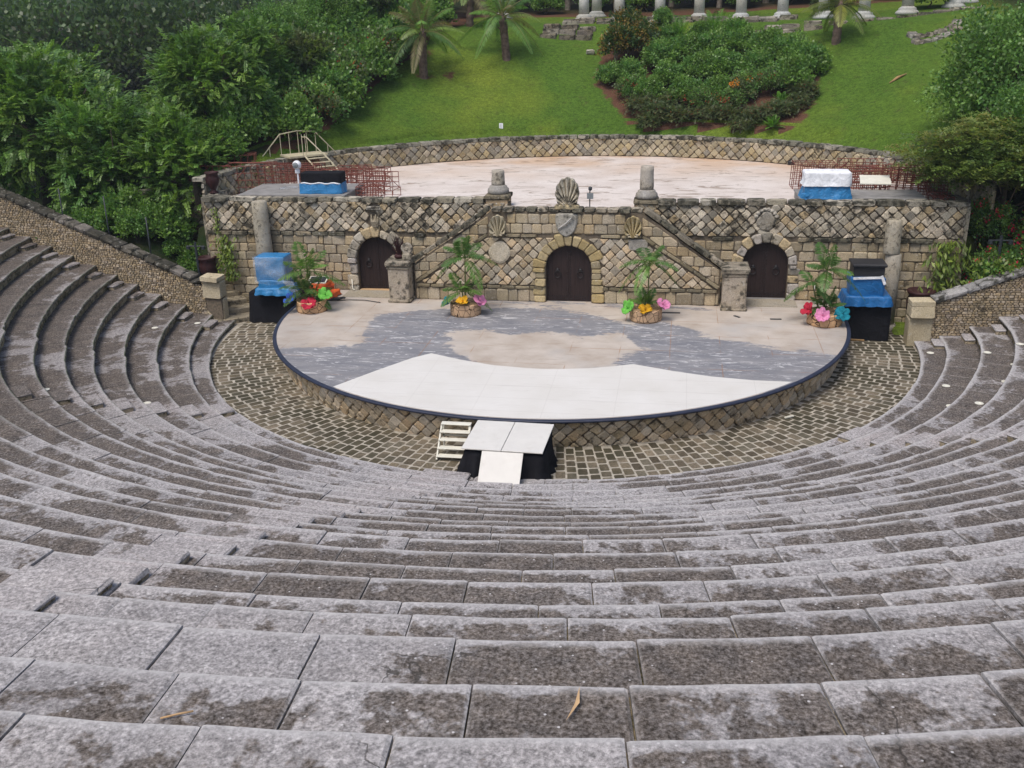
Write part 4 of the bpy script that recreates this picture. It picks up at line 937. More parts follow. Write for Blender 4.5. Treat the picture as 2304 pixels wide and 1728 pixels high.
mb = MB(); vs = [(11.0 + .09 * nz(i, 1) + .25 * (i % 2), 3.95 - .02 * i, 5.0 - .11 * i) for i in range(6)]; vs2 = [(p[0] + .22, p[1] + .05, p[2]) for p in vs]; mb.strip(vs, vs2); mb.build('tarp_tail', M['tarp'], t, True)
one('tilted_white_board', M['offwhite'], lambda mb: mb.box(-.72, .72, -.6, .6, -.03, .03, (1, 1, 1), Matrix.Translation((14.9, 7.3, 5.1)) @ Matrix.Rotation(-.1, 4, 'Z') @ Matrix.Rotation(.2, 4, 'X'), 0, .01), 'cream white board lying tilted on rusty frames at the right', 'board', (14.9, 7.3, 5.1), smooth=False)
# rusty lattice frames
def lattice(mb, L, W, H, nx, nz_, ny=2, r=.02, diag=True, sk=.0):
    for y in np.linspace(0, W, ny):
        for i in range(nx + 1):
            x = L * i / nx + rnd.uniform(-.02, .02); mb.tube([(x, y, 0), (x + sk * H, y, H)], r, 4)
        for k in range(nz_ + 1):
            z = H * k / nz_; mb.tube([(sk * z, y, z), (L + sk * z, y, z)], r, 4)
    for i in range(0, nx + 1, 2):
        for z in (0, H): mb.tube([(L * i / nx + sk * z, 0, z), (L * i / nx + sk * z, W, z)], r, 4)
    if diag:
        mb.tube([(0, 0, 0), (L * .5, 0, H)], r, 4); mb.tube([(L, W, 0), (L * .5, W, H)], r, 4)
FR_ = [(-20.9, 6.4, 4.75, 2.4, 1.4, 1.1, 7, 3, .05), (-20.4, 8.4, 4.9, 2.2, 1.2, 1.2, 6, 3, .3), (-19.0, 6.6, 4.3, 2.6, 1.5, 1.5, 7, 4, .15), (-16.7, 8.2, 4.3, 2.4, 1.5, 1.25, 7, 4, .05), (-18.6, 9.2, 4.3, 2.4, 1.4, 1.2, 6, 3, .3), (-15.9, 10.0, 4.3, 2.2, 1.3, .8, 6, 3, -.1), (-14.3, 7.9, 4.3, 2.3, 1.4, .95, 7, 4, .02), (-13.2, 10.0, 4.3, 2.2, 1.2, .85, 6, 3, -.05),
       (-12.0, 8.0, 4.3, 1.9, 1.5, .85, 5, 3, -.06), (-11.3, 5.6, 4.3, 1.2, 1.6, .6, 4, 3, .1), (-10.2, 5.7, 4.3, .9, 1.2, .42, 2, 1, -.1), (-17.6, 11.2, 4.3, 2.2, 1.2, 1.1, 6, 4, .35), (-14.6, 12.0, 4.3, 2.0, 1.3, .6, 5, 3, .2),
       (11.2, 9.3, 4.3, 2.1, 1.4, 1.25, 6, 4, .03), (11.4, 7.6, 4.3, 2.0, 1.3, 1.0, 6, 4, -.05), (13.4, 7.9, 4.3, 2.2, 1.5, 1.15, 7, 4, .1), (13.5, 9.9, 4.3, 2.3, 1.4, 1.3, 7, 4, -.08), (15.4, 8.3, 4.3, 2.2, 1.4, 1.2, 6, 4, -.15), (15.9, 10.3, 4.3, 2.0, 1.2, 1.0, 6, 3, -.3), (16.9, 6.0, 4.3, 1.2, 1.8, .9, 4, 3, -.1), (17.0, 4.2, 4.3, .9, 1.3, .5, 3, 3, .0)]
for i, (x, y, z, L, W, H, nx, nzz, ro) in enumerate(FR_):
    mb = MB(); lattice(mb, L, W, H, nx, nzz, 2 + (i % 2), .019 + .004 * (i % 3 == 0), i % 3 != 1, (.05 if i % 4 == 1 else 0))
    mb.v = [tuple(Matrix.Translation((x, y, z)) @ Matrix.Rotation(ro, 4, 'Z') @ Vector(p)) for p in mb.v]
    side = 'left' if x < 0 else 'right'
    lb = {9: 'low rusty steel frame beside the right leg of the left grey platform', 10: 'smallest rusty steel frame out on the left terrace floor', 13: 'tall rusty steel frame at the open left end of the right hand stack', 20: 'small rusty steel frame behind the far right end of the wall'}.get(i, 'rusty steel lattice frame in the stack on the %s of the upper terrace' % side)
    tag(mb.build('lattice_frame', M['rust'], loc=(x, y, z)), lb, 'steel frame', 'rusty lattice frames stacked on the %s of the terrace' % side)
for i, (a, b, lb) in enumerate((((14.2, 9.0, 5.55), (16.8, 7.6, 5.5), 'long loose rusty bar lying across the right hand frames'), ((13.2, 8.0, 5.5), (13.9, 9.4, 5.7), 'short loose rusty bar near the white sheet case'), ((15.6, 7.4, 5.2), (16.0, 8.6, 5.9), 'loose rusty bar leaning by the cream white board'), ((-18.9, 7.0, 5.95), (-14.8, 8.6, 5.7), 'long loose rusty bar lying across the left hand frames'))):
    one('loose_bar', M['rust'], lambda mb: mb.tube([a, b], .03, 5), lb, 'steel bar', a)
# white round-headed object, likely a pedestal fan, and the metal stair over the wall
t = thing('round_headed_stand', 'round white headed object on a thin white stand among rusty frames', 'lamp', (-15.3, 7.9, 4.3))
mb = MB(); mb.tube([(-15.3, 7.9, 4.3), (-15.3, 7.9, 5.5)], .05, 8); mb.lathe([(.2, 0), (.2, .03), (.05, .06)], 12, (-15.3, 7.9, 4.3)); mb.box(-15.42, -15.18, 7.8, 8.0, 5.25, 5.5, (1, 1, 1), None, 0, .04); mb.build('stand', M['sheet'], t)
mb = MB(); mb.lathe([(.05, -.24), (.2, -.16), (.245, 0), (.2, .14), (.1, .22)], 16, (-15.3, 7.9, 5.72)); mb.build('head', M['sheet'], t, True)
mb = MB(); mb.lathe([(.16, 0), (.15, .02), (.02, .03)], 14); mb.v = [(-15.3 + a, 7.9 - .225 - c, 5.72 + b) for a, b, c in mb.v]; mb.build('lens', M['metal'], t, True)  # grey centre disc of the round head
t = thing('metal_stair', 'cream metal stair with railings crossing the low terrace wall', 'stair', (-16.2, 11.6, 4.3))
ux, uy = .72, .69         # along the wall
E0 = Vector((-17.2, 11.15, 5.78)); ax = Vector((ux, uy, 0)); ox = Vector((-uy, ux, 0))
MP = Matrix(((ux, -uy, 0, E0.x), (uy, ux, 0, E0.y), (0, 0, 1, E0.z), (0, 0, 0, 1)))
mb = MB(); mb.box(-.1, 2.3, -.75, .75, -.1, 0, (1, 1, 1), MP); mb.build('landing', M['cream'], t)
for y, nm in ((-.72, 'inner'), (.72, 'outer')):
    mb = MB(); tz = 1.15
    rail = [MP @ Vector(p) for p in ((-1.4, y, -.25), (0, y, tz), (1.1, y, tz + .12), (2.2, y, tz), (3.5, y, -.25))]
    if nm == 'inner': rail = [MP @ Vector(p) for p in ((.75, y, tz - .1), (.95, y - .2, tz - .1), (1.9, y - 1.5, -.4))]
    mb.tube(rail, .035, 6)
    for x in ((0, .55, 1.1, 1.65, 2.2) if nm == 'outer' else (.75, .95)): mb.tube([MP @ Vector((x, y, 0)), MP @ Vector((x, y, tz + (.1 if x == 1.1 else .04)))], .025, 5)
    if nm == 'outer':
        for x, h in ((-.7, .45), (2.95, .35)): mb.tube([MP @ Vector((x, y, -.3)), MP @ Vector((x, y, h))], .025, 5)
    mb.build('railing', M['cream'], t)
mb = MB()
for x in (.85, 2.05): mb.tube([MP @ Vector((x, -.72, -.03)), MP @ Vector((x + .35, -2.05, -1.0))], .05, 5)
mb.build('stringers', M['cream'], t)
for i in range(4):
    mb = MB(); f = (i + .7) / 4.4; mb.box(.85 + .35 * f, 2.05 + .35 * f, -.72 - 1.33 * f - .15, -.72 - 1.33 * f + .12, -.05 - .97 * f, -.01 - .97 * f, (1, 1, 1), MP); mb.build('tread', M['cream'], t)
one('landing_board', M['offwhite'], lambda mb: mb.box(.9, 2.6, -2.75, -2.05, -1.06, -1.0, (1, 1, 1), MP), 'white board at the foot of the cream metal stair', 'board', tuple(MP @ Vector((1.7, -2.3, -1.0))), smooth=False)
# urns, posts, signs
def urn(x, y, z, s, label, mat='maroon'):
    mb = MB(); mb.lathe([(.2 * s, 0), (.22 * s, .05 * s), (.1 * s, .14 * s), (.14 * s, .22 * s), (.3 * s, .5 * s), (.32 * s, .72 * s), (.27 * s, .88 * s), (.33 * s, .95 * s), (.33 * s, 1.0 * s), (.25 * s, 1.0 * s), (.22 * s, .85 * s)], 20, (x, y, z))
    return tag(mb.build('clay_urn', M[mat], loc=(x, y, z), smooth=True), label, 'urn')
urn(-18.45, 4.1, 4.8, 1.1, 'dark maroon clay urn on the left corner of the backdrop wall')
urn(16.6, 2.6, -1.1, 1.9, 'tall dark maroon jar standing right of the right stone column')
urn(-18.75, 2.95, .2, 1.5, 'dark reddish jar in the shaded corner behind the left pier')
def tpost(x, y, z0, z1, label):
    t = thing('lamp_post', label, 'post', (x, y, z0))
    mb = MB(); mb.tube([(x, y, z0), (x, y, z1)], .07, 8); mb.build('pole', M['darkmetal'], t)
    mb = MB(); mb.tube([(x - .45, y, z1 - .22), (x + .45, y, z1 - .22)], .035, 6)
    for s in (-1, 1): mb.lathe([(.1, 0), (.11, .16), (.04, .2)], 8, (x + s * .42, y, z1 - .38))
    mb.build('cross_arm', M['darkmetal'], t)
tpost(-19.1, 2.6, -.3, 2.55, 'dark post with a short cross arm behind the left sloping wall')
tpost(19.6, 2.3, 0, 3.45, 'dark post with a short cross arm among bushes behind right wall')
for i, (x, y, z0, z1) in enumerate(((-26.6, 3.0, 2.4, 5.2), (-23.8, 2.5, 1.6, 4.9), (-21.3, 1.95, 1.0, 3.95))):
    one('thin_post', M['darkmetal'], lambda mb: mb.tube([(x, y, z0), (x + .05, y, z1)], .035, 6), 'thin grey post %s behind the left sloping wall' % ('farthest left', 'second from left', 'nearest the stage')[i], 'post', (x, y, z0), 'thin grey posts behind the left wall')
t = thing('sign_post', 'small grey plate and black spotlight on post beside the big shell', 'sign post', (1.25, 2.5, 4.24))
mb = MB(); mb.tube([(1.25, 2.5, 4.24), (1.25, 2.5, 5.35)], .03, 6); mb.build('pole', M['darkmetal'], t)
mb = MB(); mb.box(1.12, 1.42, 2.42, 2.46, 4.93, 5.2); mb.build('plate', M['metal'], t)
mb = MB(); mb.lathe([(.03, -.1), (.09, -.05), (.09, .06), (.03, .1)], 10, (1.27, 2.48, 5.4)); mb.build('spotlight', M['darkmetal'], t, True)
t = thing('lawn_sign', 'small white sign on a thin stake at the lower edge of lawn', 'sign', (-6.5, 22.3, 5.6))
mb = MB(); mb.tube([(-6.5, 22.3, 5.3), (-6.5, 22.3, 6.15)], .03, 5); mb.build('stake', M['sheet'], t)
mb = MB(); mb.box(-6.63, -6.37, 22.24, 22.27, 6.05, 6.42, (1, 1, 1)); mb.build('panel', M['sheet'], t)
mb = MB()
for k in range(4): mb.box(-6.58, -6.44 + .03 * (k % 2), 22.234, 22.238, 6.32 - .06 * k, 6.335 - .06 * k)
mb.build('print_lines', M['metal'], t)
one('black_box_light', M['blackbox'], lambda mb: (mb.box(11.75, 12.1, 17.9, 18.15, 4.32, 4.52, (1, 1, 1), None, 0, .03), mb.box(11.82, 12.02, 18.0, 18.05, 4.5, 4.6)), 'small black floodlight on terrace floor at the foot of curved wall', 'floodlight', (11.9, 18, 4.32), smooth=False)
# dry leaf and stick on the near rows
one('dry_leaf', M['wood'], lambda mb: (lambda P: mb.add(P, [(0, 1, 4), (1, 2, 4), (2, 3, 4), (3, 0, 4)]))([(4.54, -35.78, 6.48), (4.6, -35.5, 6.45), (4.62, -35.22, 6.47), (4.65, -35.5, 6.49), (4.6, -35.5, 6.475)]), 'dry pointed brown leaf lying on a near stone row', 'leaf', (4.6, -35.5, 6.44))
one('bare_stick', M['wood'], lambda mb: mb.tube([(.45, -36.28, 6.45), (.6, -36.2, 6.455), (.74, -36.14, 6.46)], .012, 5), 'short bare stick lying on dark stone of a near row', 'stick', (.5, -36.2, 6.44))
# ================================================================ terrain
BED = [(-.9, 28.5), (-.5, 34.0), (3.5, 35.0), (9.2, 33.6), (14.6, 27.6), (13.2, 21.2), (11.4, 19.3), (5.3, 21.6), (2.4, 22.8)]
LAWN_L = [(-17.5, 12), (-16.6, 15.9), (-15.9, 21), (-14.9, 26.5), (-13.4, 32.8), (-12.0, 38)]
def lawn_left(y):
    P = LAWN_L
    if y <= P[0][1]: return P[0][0]
    for a, b in zip(P, P[1:]):
        if y <= b[1]: return lerp(a[0], b[0], (y - a[1]) / (b[1] - a[1]))
    return P[-1][0]
def terr(x, y):
    d = max(0, math.hypot(x - .3, y - 2.8) - 19.2); dd = d if d < 15 else 15 + (d - 15) * .25
    if dd > 23: dd = 23 + (dd - 23) * .4
    base = 2.2 + 3.25 * ss(-6, 10, y)
    s = max(ss(17.5, 25, abs(x)), ss(5, 9, y))
    z = lerp(-.95, base, s) + .45 * dd * ss(2, 14, y)
    if y < 3.3 and math.hypot(x, y) < 46 and y < max(LW(x), RW(x)) + .9 if abs(x) > 15 else y < 3.6 and math.hypot(x, y) < 46: return -4.0
    if y >= 3.3 and math.hypot(x - .3, y - 2.8) < 20.2 and abs(x) < 19.6: return 3.0
    if x < -17: z = lerp(z, min(z, 1.6 + .045 * max(0, y - 8)), ss(-18.5, -28, x))
    if y < -10: z = lerp(z, 12, ss(40, 55, math.hypot(x, y)))
    return z + .12 * nz(x * .2, y * .2) * ss(19.5, 24, math.hypot(x - .3, y - 2.8))
def axis(lo, a, b, hi, fine, n):
    return list(lo + (a - lo) * (1 - (1 - np.linspace(0, 1, n)) ** 2))[:-1] + list(np.arange(a, b, fine)) + list(b + (hi - b) * np.linspace(0, 1, n) ** 2)
xs = axis(-700, -44, 44, 700, .7, 14); ys = axis(-700, -10, 52, 1200, .7, 14)
vs = []; cs = []
for y in ys:
    for x in xs:
        vs.append((x, y, terr(x, y)))
        r = 0.0
        if -4 < x < 18 and 16 < y < 38: r = sum(inpoly(x + .45 * i, y + .45 * j, BED) for i in (-2, -1, 0, 1, 2) for j in (-2, -1, 0, 1, 2)) / 25
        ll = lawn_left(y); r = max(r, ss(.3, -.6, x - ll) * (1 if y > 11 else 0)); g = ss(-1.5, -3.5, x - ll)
        for px, py in ((-12.9, 27.0), (-11.4, 28.0), (-13.4, 30.5)): r = max(r, .62 * math.exp(-((x - px) ** 2 + (y - py) ** 2) / 1.2))
        for px, py in ((-7.6, 31.1), (15.5, 30.0)): r = max(r, .5 * math.exp(-((x - px) ** 2 + (y - py) ** 2) / .5))
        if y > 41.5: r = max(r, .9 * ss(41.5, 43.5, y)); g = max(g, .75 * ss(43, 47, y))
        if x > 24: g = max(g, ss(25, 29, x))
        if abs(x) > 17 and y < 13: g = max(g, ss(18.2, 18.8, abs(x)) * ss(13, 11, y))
        cs.append((r, g, 0))
nx_ = len(xs); fs = [(j * nx_ + i, j * nx_ + i + 1, (j + 1) * nx_ + i + 1, (j + 1) * nx_ + i) for j in range(len(ys) - 1) for i in range(nx_ - 1)]
mb = MB(); mb.add(vs, fs, cs); tag(mb.build('ground', M['ground'], smooth=True), kind='structure')
mb = MB(); A = []; B = []; D = []
for i in range(121):
    t_ = PI * (i / 120) ; c_, s_ = math.cos(t_), math.sin(t_)
    A.append((.3 + 19.66 * c_, 2.8 + 19.66 * s_, 5.42)); x, y = .3 + 21.4 * c_, 2.8 + 21.4 * s_; D.append((x, y, max(terr(x, y), 3.2) + .05)); B.append((.3 + 20.4 * c_, 2.8 + 20.4 * s_, lerp(5.42, D[-1][2], .35) + .03))
A = A[10:111]; B = B[10:111]; D = D[10:111]
mb.strip(B, A, (0, 0, 0)); mb.strip(D, B, (0, 0, 0)); tag(mb.build('lawn_edge', M['ground'], smooth=True), kind='structure')
# ================================================================ leaves and plants
def lm_build(name, V, C, mat, parent=None, loc=(0, 0, 0)):
    n = len(V) // 4
    m = bpy.data.meshes.new(name); m.vertices.add(len(V)); m.vertices.foreach_set('co', V.astype(np.float32).ravel())
    m.loops.add(n * 4); m.loops.foreach_set('vertex_index', np.arange(n * 4, dtype=np.int32))
    m.polygons.add(n); m.polygons.foreach_set('loop_start', np.arange(0, n * 4, 4, dtype=np.int32)); m.polygons.foreach_set('loop_total', np.full(n, 4, dtype=np.int32))
    a = m.attributes.new('tint', 'FLOAT_COLOR', 'POINT'); a.data.foreach_set('color', np.concatenate([C, np.ones((len(C), 1))], 1).astype(np.float32).ravel())
    m.materials.append(mat); m.update(); m.validate()
    o = bpy.data.objects.new(name, m); COL.objects.link(o)
    if parent is not None: o.parent = parent
    o['_o'] = list(loc); return o
def nrm(a): return a / np.maximum(1e-9, np.linalg.norm(a, axis=-1, keepdims=True))
def quads(P, D, S, col):
    V = np.stack([P, P + D * .5 + S, P + D, P + D * .5 - S], 1).reshape(-1, 3)
    return V, np.repeat(col, 4, 0)
def clump_pts(n, rx, rz_, g, low=-.45, shell=.55, bump_=.5, seed=0):
    out = []
    while len(out) < n:
        u = nrm(g.normal(size=3))
        if u[2] < low: continue
        f = (shell + (1 - shell) * g.random() ** .6) * (.8 + bump_ * nz(u[0] * 1.6 + seed, u[1] * 1.6, u[2] * 1.6 + seed * 2))
        out.append((u, np.array([u[0] * rx, u[1] * rx, u[2] * rz_]) * f))
    return np.array([o[0] for o in out]), np.array([o[1] for o in out])
def feather(n, rx, rz_, seed, cols, nsp=7, nl=9, L=.85, ll=.24, lw=.045, low=-.5, shell=.5, droop=.28, up=.5):
    g = np.random.default_rng(seed); U, Cn = clump_pts(n, rx, rz_, g, low, shell, .55, seed)
    N = n * nsp
    u = np.repeat(U, nsp, 0); c = np.repeat(Cn, nsp, 0) + g.normal(size=(N, 3)) * .18
    d = nrm(u * .8 + g.normal(size=(N, 3)) * .6 + np.array([0, 0, up])); Ls = L * g.uniform(.6, 1.15, (N, 1))
    cc = np.array(cols)[np.repeat(g.integers(0, len(cols), n), nsp)] * g.uniform(.65, 1.35, (N, 1)) * np.repeat(g.uniform(.8, 1.2, (n, 1)), nsp, 0)
    t = np.tile(np.repeat(np.linspace(.08, 1, nl), 2), N)[:, None]; sgn = np.tile([1, -1], N * nl)[:, None]
    d_, L_, c_ = (np.repeat(a, nl * 2, 0) for a in (d, Ls, c))
    P = c_ + d_ * L_ * t + np.array([0, 0, -1]) * droop * L_ * t * t
    T = nrm(d_ + np.array([0, 0, -2 * droop]) * t)
    side = nrm(np.cross(T, np.array([0, 0, 1.0]) + g.normal(size=P.shape) * .1)) * sgn
    D = nrm(side * .9 + T * .55 + np.array([0, 0, -.25]) + g.normal(size=P.shape) * .12) * ll * (1.05 - .5 * np.abs(t - .45))
    S = nrm(np.cross(D, np.cross(T, side))) * lw
    return quads(P, D, S, np.repeat(cc, nl * 2, 0) * g.uniform(.85, 1.15, (len(P), 1)))
def broad(n, rx, rz_, seed, cols, nl=60, rc=.4, ll=.22, lw=.07, low=-.5, shell=.55, up=.4, bump_=.5):
    g = np.random.default_rng(seed); U, Cn = clump_pts(n, rx, rz_, g, low, shell, bump_, seed)
    P = np.repeat(Cn, nl, 0) + g.normal(size=(n * nl, 3)) * rc * .55
    D = nrm(np.repeat(U, nl, 0) * .6 + g.normal(size=P.shape) * .75 + np.array([0, 0, up])) * ll * g.uniform(.6, 1.2, (len(P), 1))
    S = nrm(np.cross(D, g.normal(size=P.shape))) * lw
    cc = np.array(cols)[np.repeat(g.integers(0, len(cols), n), nl)] * np.repeat(g.uniform(.7, 1.3, (n, 1)), nl, 0) * g.uniform(.75, 1.25, (len(P), 1))
    return quads(P, D, S, cc)
def flowers(n, rx, rz_, seed, col, k=5, s=.09, low=-.1):
    g = np.random.default_rng(seed); U, Cn = clump_pts(n, rx, rz_, g, low, .92, .5, seed)
    P = np.repeat(Cn * 1.03, k, 0) + g.normal(size=(n * k, 3)) * .1
    D = nrm(g.normal(size=P.shape)) * s; S = nrm(np.cross(D, g.normal(size=P.shape))) * s * .45
    return quads(P, D, S, np.array([col]) * g.uniform(.7, 1.2, (len(P), 1)))
def cat(*L): return np.concatenate([a for a, b in L]), np.concatenate([b for a, b in L])
G1 = [(0.092, 0.172, 0.032), (0.116, 0.2, 0.037), (0.074, 0.143, 0.034), (0.143, 0.228, 0.04)]
G2 = [(0.074, 0.157, 0.037), (0.098, 0.185, 0.042), (0.123, 0.205, 0.046)]
G3 = [(0.14, 0.2, 0.037), (0.169, 0.218, 0.04), (0.12, 0.175, 0.037)]
G4 = [(0.083, 0.109, 0.043), (0.107, 0.122, 0.05), (0.065, 0.094, 0.037)]
def limbs(h, rx, rz_, zc, seed, r0=.2, nb=7, col=(1, 1, 1), fork=.45):
    g = random.Random(seed); mb = MB()
    def bend(a, b, n=5, w=.15): return [tuple(lerp(a[k], b[k], i / n) + (g.uniform(-w, w) if 0 < i < n else 0) for k in range(3)) for i in range(n + 1)]
    top = (g.uniform(-.3, .3), g.uniform(-.3, .3), zc)
    P = bend((0, 0, -.6), top); mb.tube(P, [r0 * (1.35 - 1.0 * i / 5) for i in range(6)], 8)
    for i in range(nb):
        f = g.uniform(fork, .95); a = g.uniform(0, 6.28); st = tuple(lerp(0, top[k], f) for k in range(2)) + (lerp(0, zc, f),)
        e = (st[0] + rx * .75 * math.cos(a), st[1] + rx * .75 * math.sin(a), zc + rz_ * g.uniform(-.2, .6))
        mb.tube(bend(st, e, 4, .2), [r0 * q for q in (.55, .42, .3, .2, .08)], 6)
    return mb
PROTO = {}
def proto_tree(key, crown, zc, h, rx, rz_, seed, r0=.2, bark='bark', nb=7, fork=.45, mat='leaf'):
    V, C_ = crown; V = V + np.array([0, 0, zc])
    t = thing('tree', None, None); t.name = key
    lm_build('crown', V, C_, M[mat], t); limbs(h, rx, rz_, zc, seed, r0, nb, fork=fork).build('trunk', M[bark], t)
    PROTO[key] = [t, False]
def place(key, x, y, z, s=1.0, rot=None, label=None, catg='tree', group=None, sz=None, name=None, tilt=0):
    t, used = PROTO[key]
    if used: t = copy_tree(t)
    PROTO[key][1] = True
    t.name = name or key.rsplit('__', 1)[0]
    t.location = (x, y, z); t.rotation_euler = (tilt, 0, rnd.uniform(0, 6.28) if rot is None else rot); t.scale = (s, s, s * (sz or 1))
    for k in ('group',):
        if k in t: del t[k]
    return tag(t, label, catg, group)
proto_tree('feathery_tree', feather(400, 3.3, 3.3, 3, G1, low=-.85, nsp=9, nl=10, L=.62, ll=.15, lw=.034), 4.6, 7, 3.3, 3.0, 3, .22)
proto_tree('feathery_tree__b', feather(380, 2.9, 3.4, 8, G2 + G1[:2], L=.62, nsp=9, low=-.85, nl=10, ll=.15, lw=.034), 4.6, 7, 2.9, 3.4, 4, .2)
proto_tree('leafy_tree', broad(320, 3.0, 2.8, 12, G2 + G1[:1], 95, .5, .16, .05), 4.3, 7, 3.0, 2.8, 5, .22)
proto_tree('leafy_tree__b', broad(320, 2.8, 3.0, 15, G3 + G1[:1], 90, .5, .16, .05), 4.2, 7, 2.8, 3.0, 6, .2)
proto_tree('fine_leaf_tree', feather(300, 3.2, 2.6, 23, G4 + G3[2:], L=.7, ll=.15, lw=.035, nl=10), 4.2, 7, 3.2, 2.6, 7, .18)
def layered(npad, rx, rz_, seed, cols, nsp=24, nl=8, L=.6, ll=.17, lw=.04):
    g = np.random.default_rng(seed); Vs = []; Cs = []
    for p in range(npad):
        a = g.uniform(0, 6.28); q = rx * g.random() ** .5; c = np.array([q * math.cos(a), q * math.sin(a), rz_ * (1 - (q / rx) ** 2 * .9) * g.uniform(-.4, 1)])
        b = g.uniform(0, 6.28, nsp); R0 = g.uniform(.1, .9, nsp); d = np.stack([np.cos(b), np.sin(b), g.normal(size=nsp) * .12 + .05], 1)
        base = c + d * R0[:, None] + np.array([0, 0, .08]) * g.normal(size=(nsp, 1)) - np.array([0, 0, .16]) * R0[:, None] ** 2
        t = np.tile(np.repeat(np.linspace(.08, 1, nl), 2), nsp)[:, None]; sgn = np.tile([1, -1], nsp * nl)[:, None]; d_ = np.repeat(d, nl * 2, 0)
        P = np.repeat(base, nl * 2, 0) + d_ * L * t - np.array([0, 0, .12]) * t * t; side = nrm(np.cross(d_, [0, 0, 1.0])) * sgn
        D = nrm(side + d_ * .5 + g.normal(size=P.shape) * .35) * ll; S = nrm(np.cross(D, np.cross(d_, side))) * lw
        V, C_ = quads(P, D, S, np.array(cols[g.integers(0, len(cols))])[None] * g.uniform(.75, 1.25) * g.uniform(.85, 1.15, (len(P), 1))); Vs.append(V); Cs.append(C_)
    return np.concatenate(Vs), np.concatenate(Cs)
proto_tree('spreading_tree', layered(120, 3.3, 2.2, 33, [(.1, .145, .032), (.08, .13, .03), (.12, .15, .035), (.14, .145, .032)]) if True else feather(260, 3.4, 2.6, 33, [(.115, .155, .035), (.09, .14, .03), (.14, .165, .035)], nsp=9, nl=13, L=.75, ll=.11, lw=.024, low=-.55, shell=.35, droop=.12, up=.0), 4.4, 6.5, 3.4, 1.6, 9, .13, nb=9, fork=.3)
proto_tree('woodland_tree', broad(260, 3.4, 3.2, 43, G2 + G4[:1], 55, .6, .3, .09, low=-.35), 6.6, 10, 3.4, 3.2, 11, .22, 'trunk2', 6, .6)
proto_tree('green_bush', broad(110, 1.25, .95, 52, G2 + G1[:2], 55, .26, .17, .055, low=-.3), .75, 1.5, 1.2, .9, 12, .05)
proto_tree('grey_green_bush', cat(feather(90, 1.2, .9, 55, G4, nsp=7, nl=7, L=.42, ll=.1, lw=.025, low=-.3), flowers(26, 1.2, .9, 3, (.32, .04, .02), 4, .07)), .7, 1.4, 1.2, .9, 13, .05)
proto_tree('red_flowered_bush', cat(broad(100, 1.3, 1.0, 56, G2 + G4[:1], 50, .26, .15, .05, low=-.3), flowers(34, 1.3, 1.0, 4, (.36, .045, .025), 6, .09)), .75, 1.5, 1.2, .9, 14, .05)
proto_tree('orange_flowered_bush', cat(broad(90, 1.2, .95, 57, G4 + G2[:1], 46, .26, .14, .045, low=-.3), flowers(12, 1.1, .95, 9, (.75, .28, .03), 22, .11, .45)), .75, 1.5, 1.2, .9, 15, .05)
proto_tree('croton_shrub', broad(120, 1.3, 1.2, 58, [(.05, .09, .02), (.11, .1, .02), (.2, .13, .03), (.035, .07, .02)], 40, .28, .24, .06, low=-.4), 1.7, 2.4, 1.3, 1.2, 16, .07, 'trunk2', 8, .35)
def rosette(n, L, nl, ll, lw, seed, cols, droop=.5, up=(.25, 1.1), curl=0.0, base=0.0, pitchpow=1.0, lfdroop=.35):
    """pinnate fronds around a centre; returns leaf quads and rachis paths"""
    g = np.random.default_rng(seed); Vs = []; Cs = []; paths = []
    for i in range(n):
        az = 2.4 * i + g.uniform(-.3, .3); el = lerp(up[1], up[0], (i / max(1, n - 1)) ** pitchpow) + g.uniform(-.1, .1); Lf = L * g.uniform(.8, 1.1)
        d = np.array([math.cos(az) * math.cos(el), math.sin(az) * math.cos(el), math.sin(el)])
        t = np.linspace(.16, 1, nl)[:, None]; dr = droop * (1.1 - .6 * math.sin(el))
        def pt(t): return np.array([0, 0, base]) + d * Lf * t + np.array([0, 0, -1]) * dr * Lf * t ** 2.2
        P = pt(t); T = nrm(pt(t + .02) - P); side = nrm(np.cross(T, [0, 0, 1.0]))
        paths.append([tuple(pt(np.array([[q]]))[0]) for q in np.linspace(0, 1, 8)])
        col = np.array(cols[g.integers(0, len(cols))]) * g.uniform(.8, 1.25)
        for sg in (1, -1):
            ln = ll * (np.sin(np.pi * np.clip(t * .86 + .1, 0, 1)) ** .7)
            D = nrm(side * sg + T * .65 + np.array([0, 0, -lfdroop]) + g.normal(size=P.shape) * .1) * ln
            S = nrm(np.cross(D, np.cross(T, side))) * lw
            V, C_ = quads(P, D, S, np.repeat(col[None], nl, 0) * g.uniform(.85, 1.15, (nl, 1)))
            Vs.append(V); Cs.append(C_)
    return np.concatenate(Vs), np.concatenate(Cs), paths
PG = [(.075, .15, .03), (.09, .17, .032), (.06, .125, .028), (.12, .17, .04)]
def palm_parts(t, V, C_, paths, rr_, off=np.zeros(3), rc=(.1, .13, .03)):
    lm_build('fronds', V + off, C_, M['frond'], t)
    mb = MB()
    for p in paths: mb.tube([tuple(np.array(q) + off) for q in p], [rr_ * (1 - .85 * i / 7) for i in range(8)], 5, rc)
    mb.build('frond_stems', M['frond'], t)
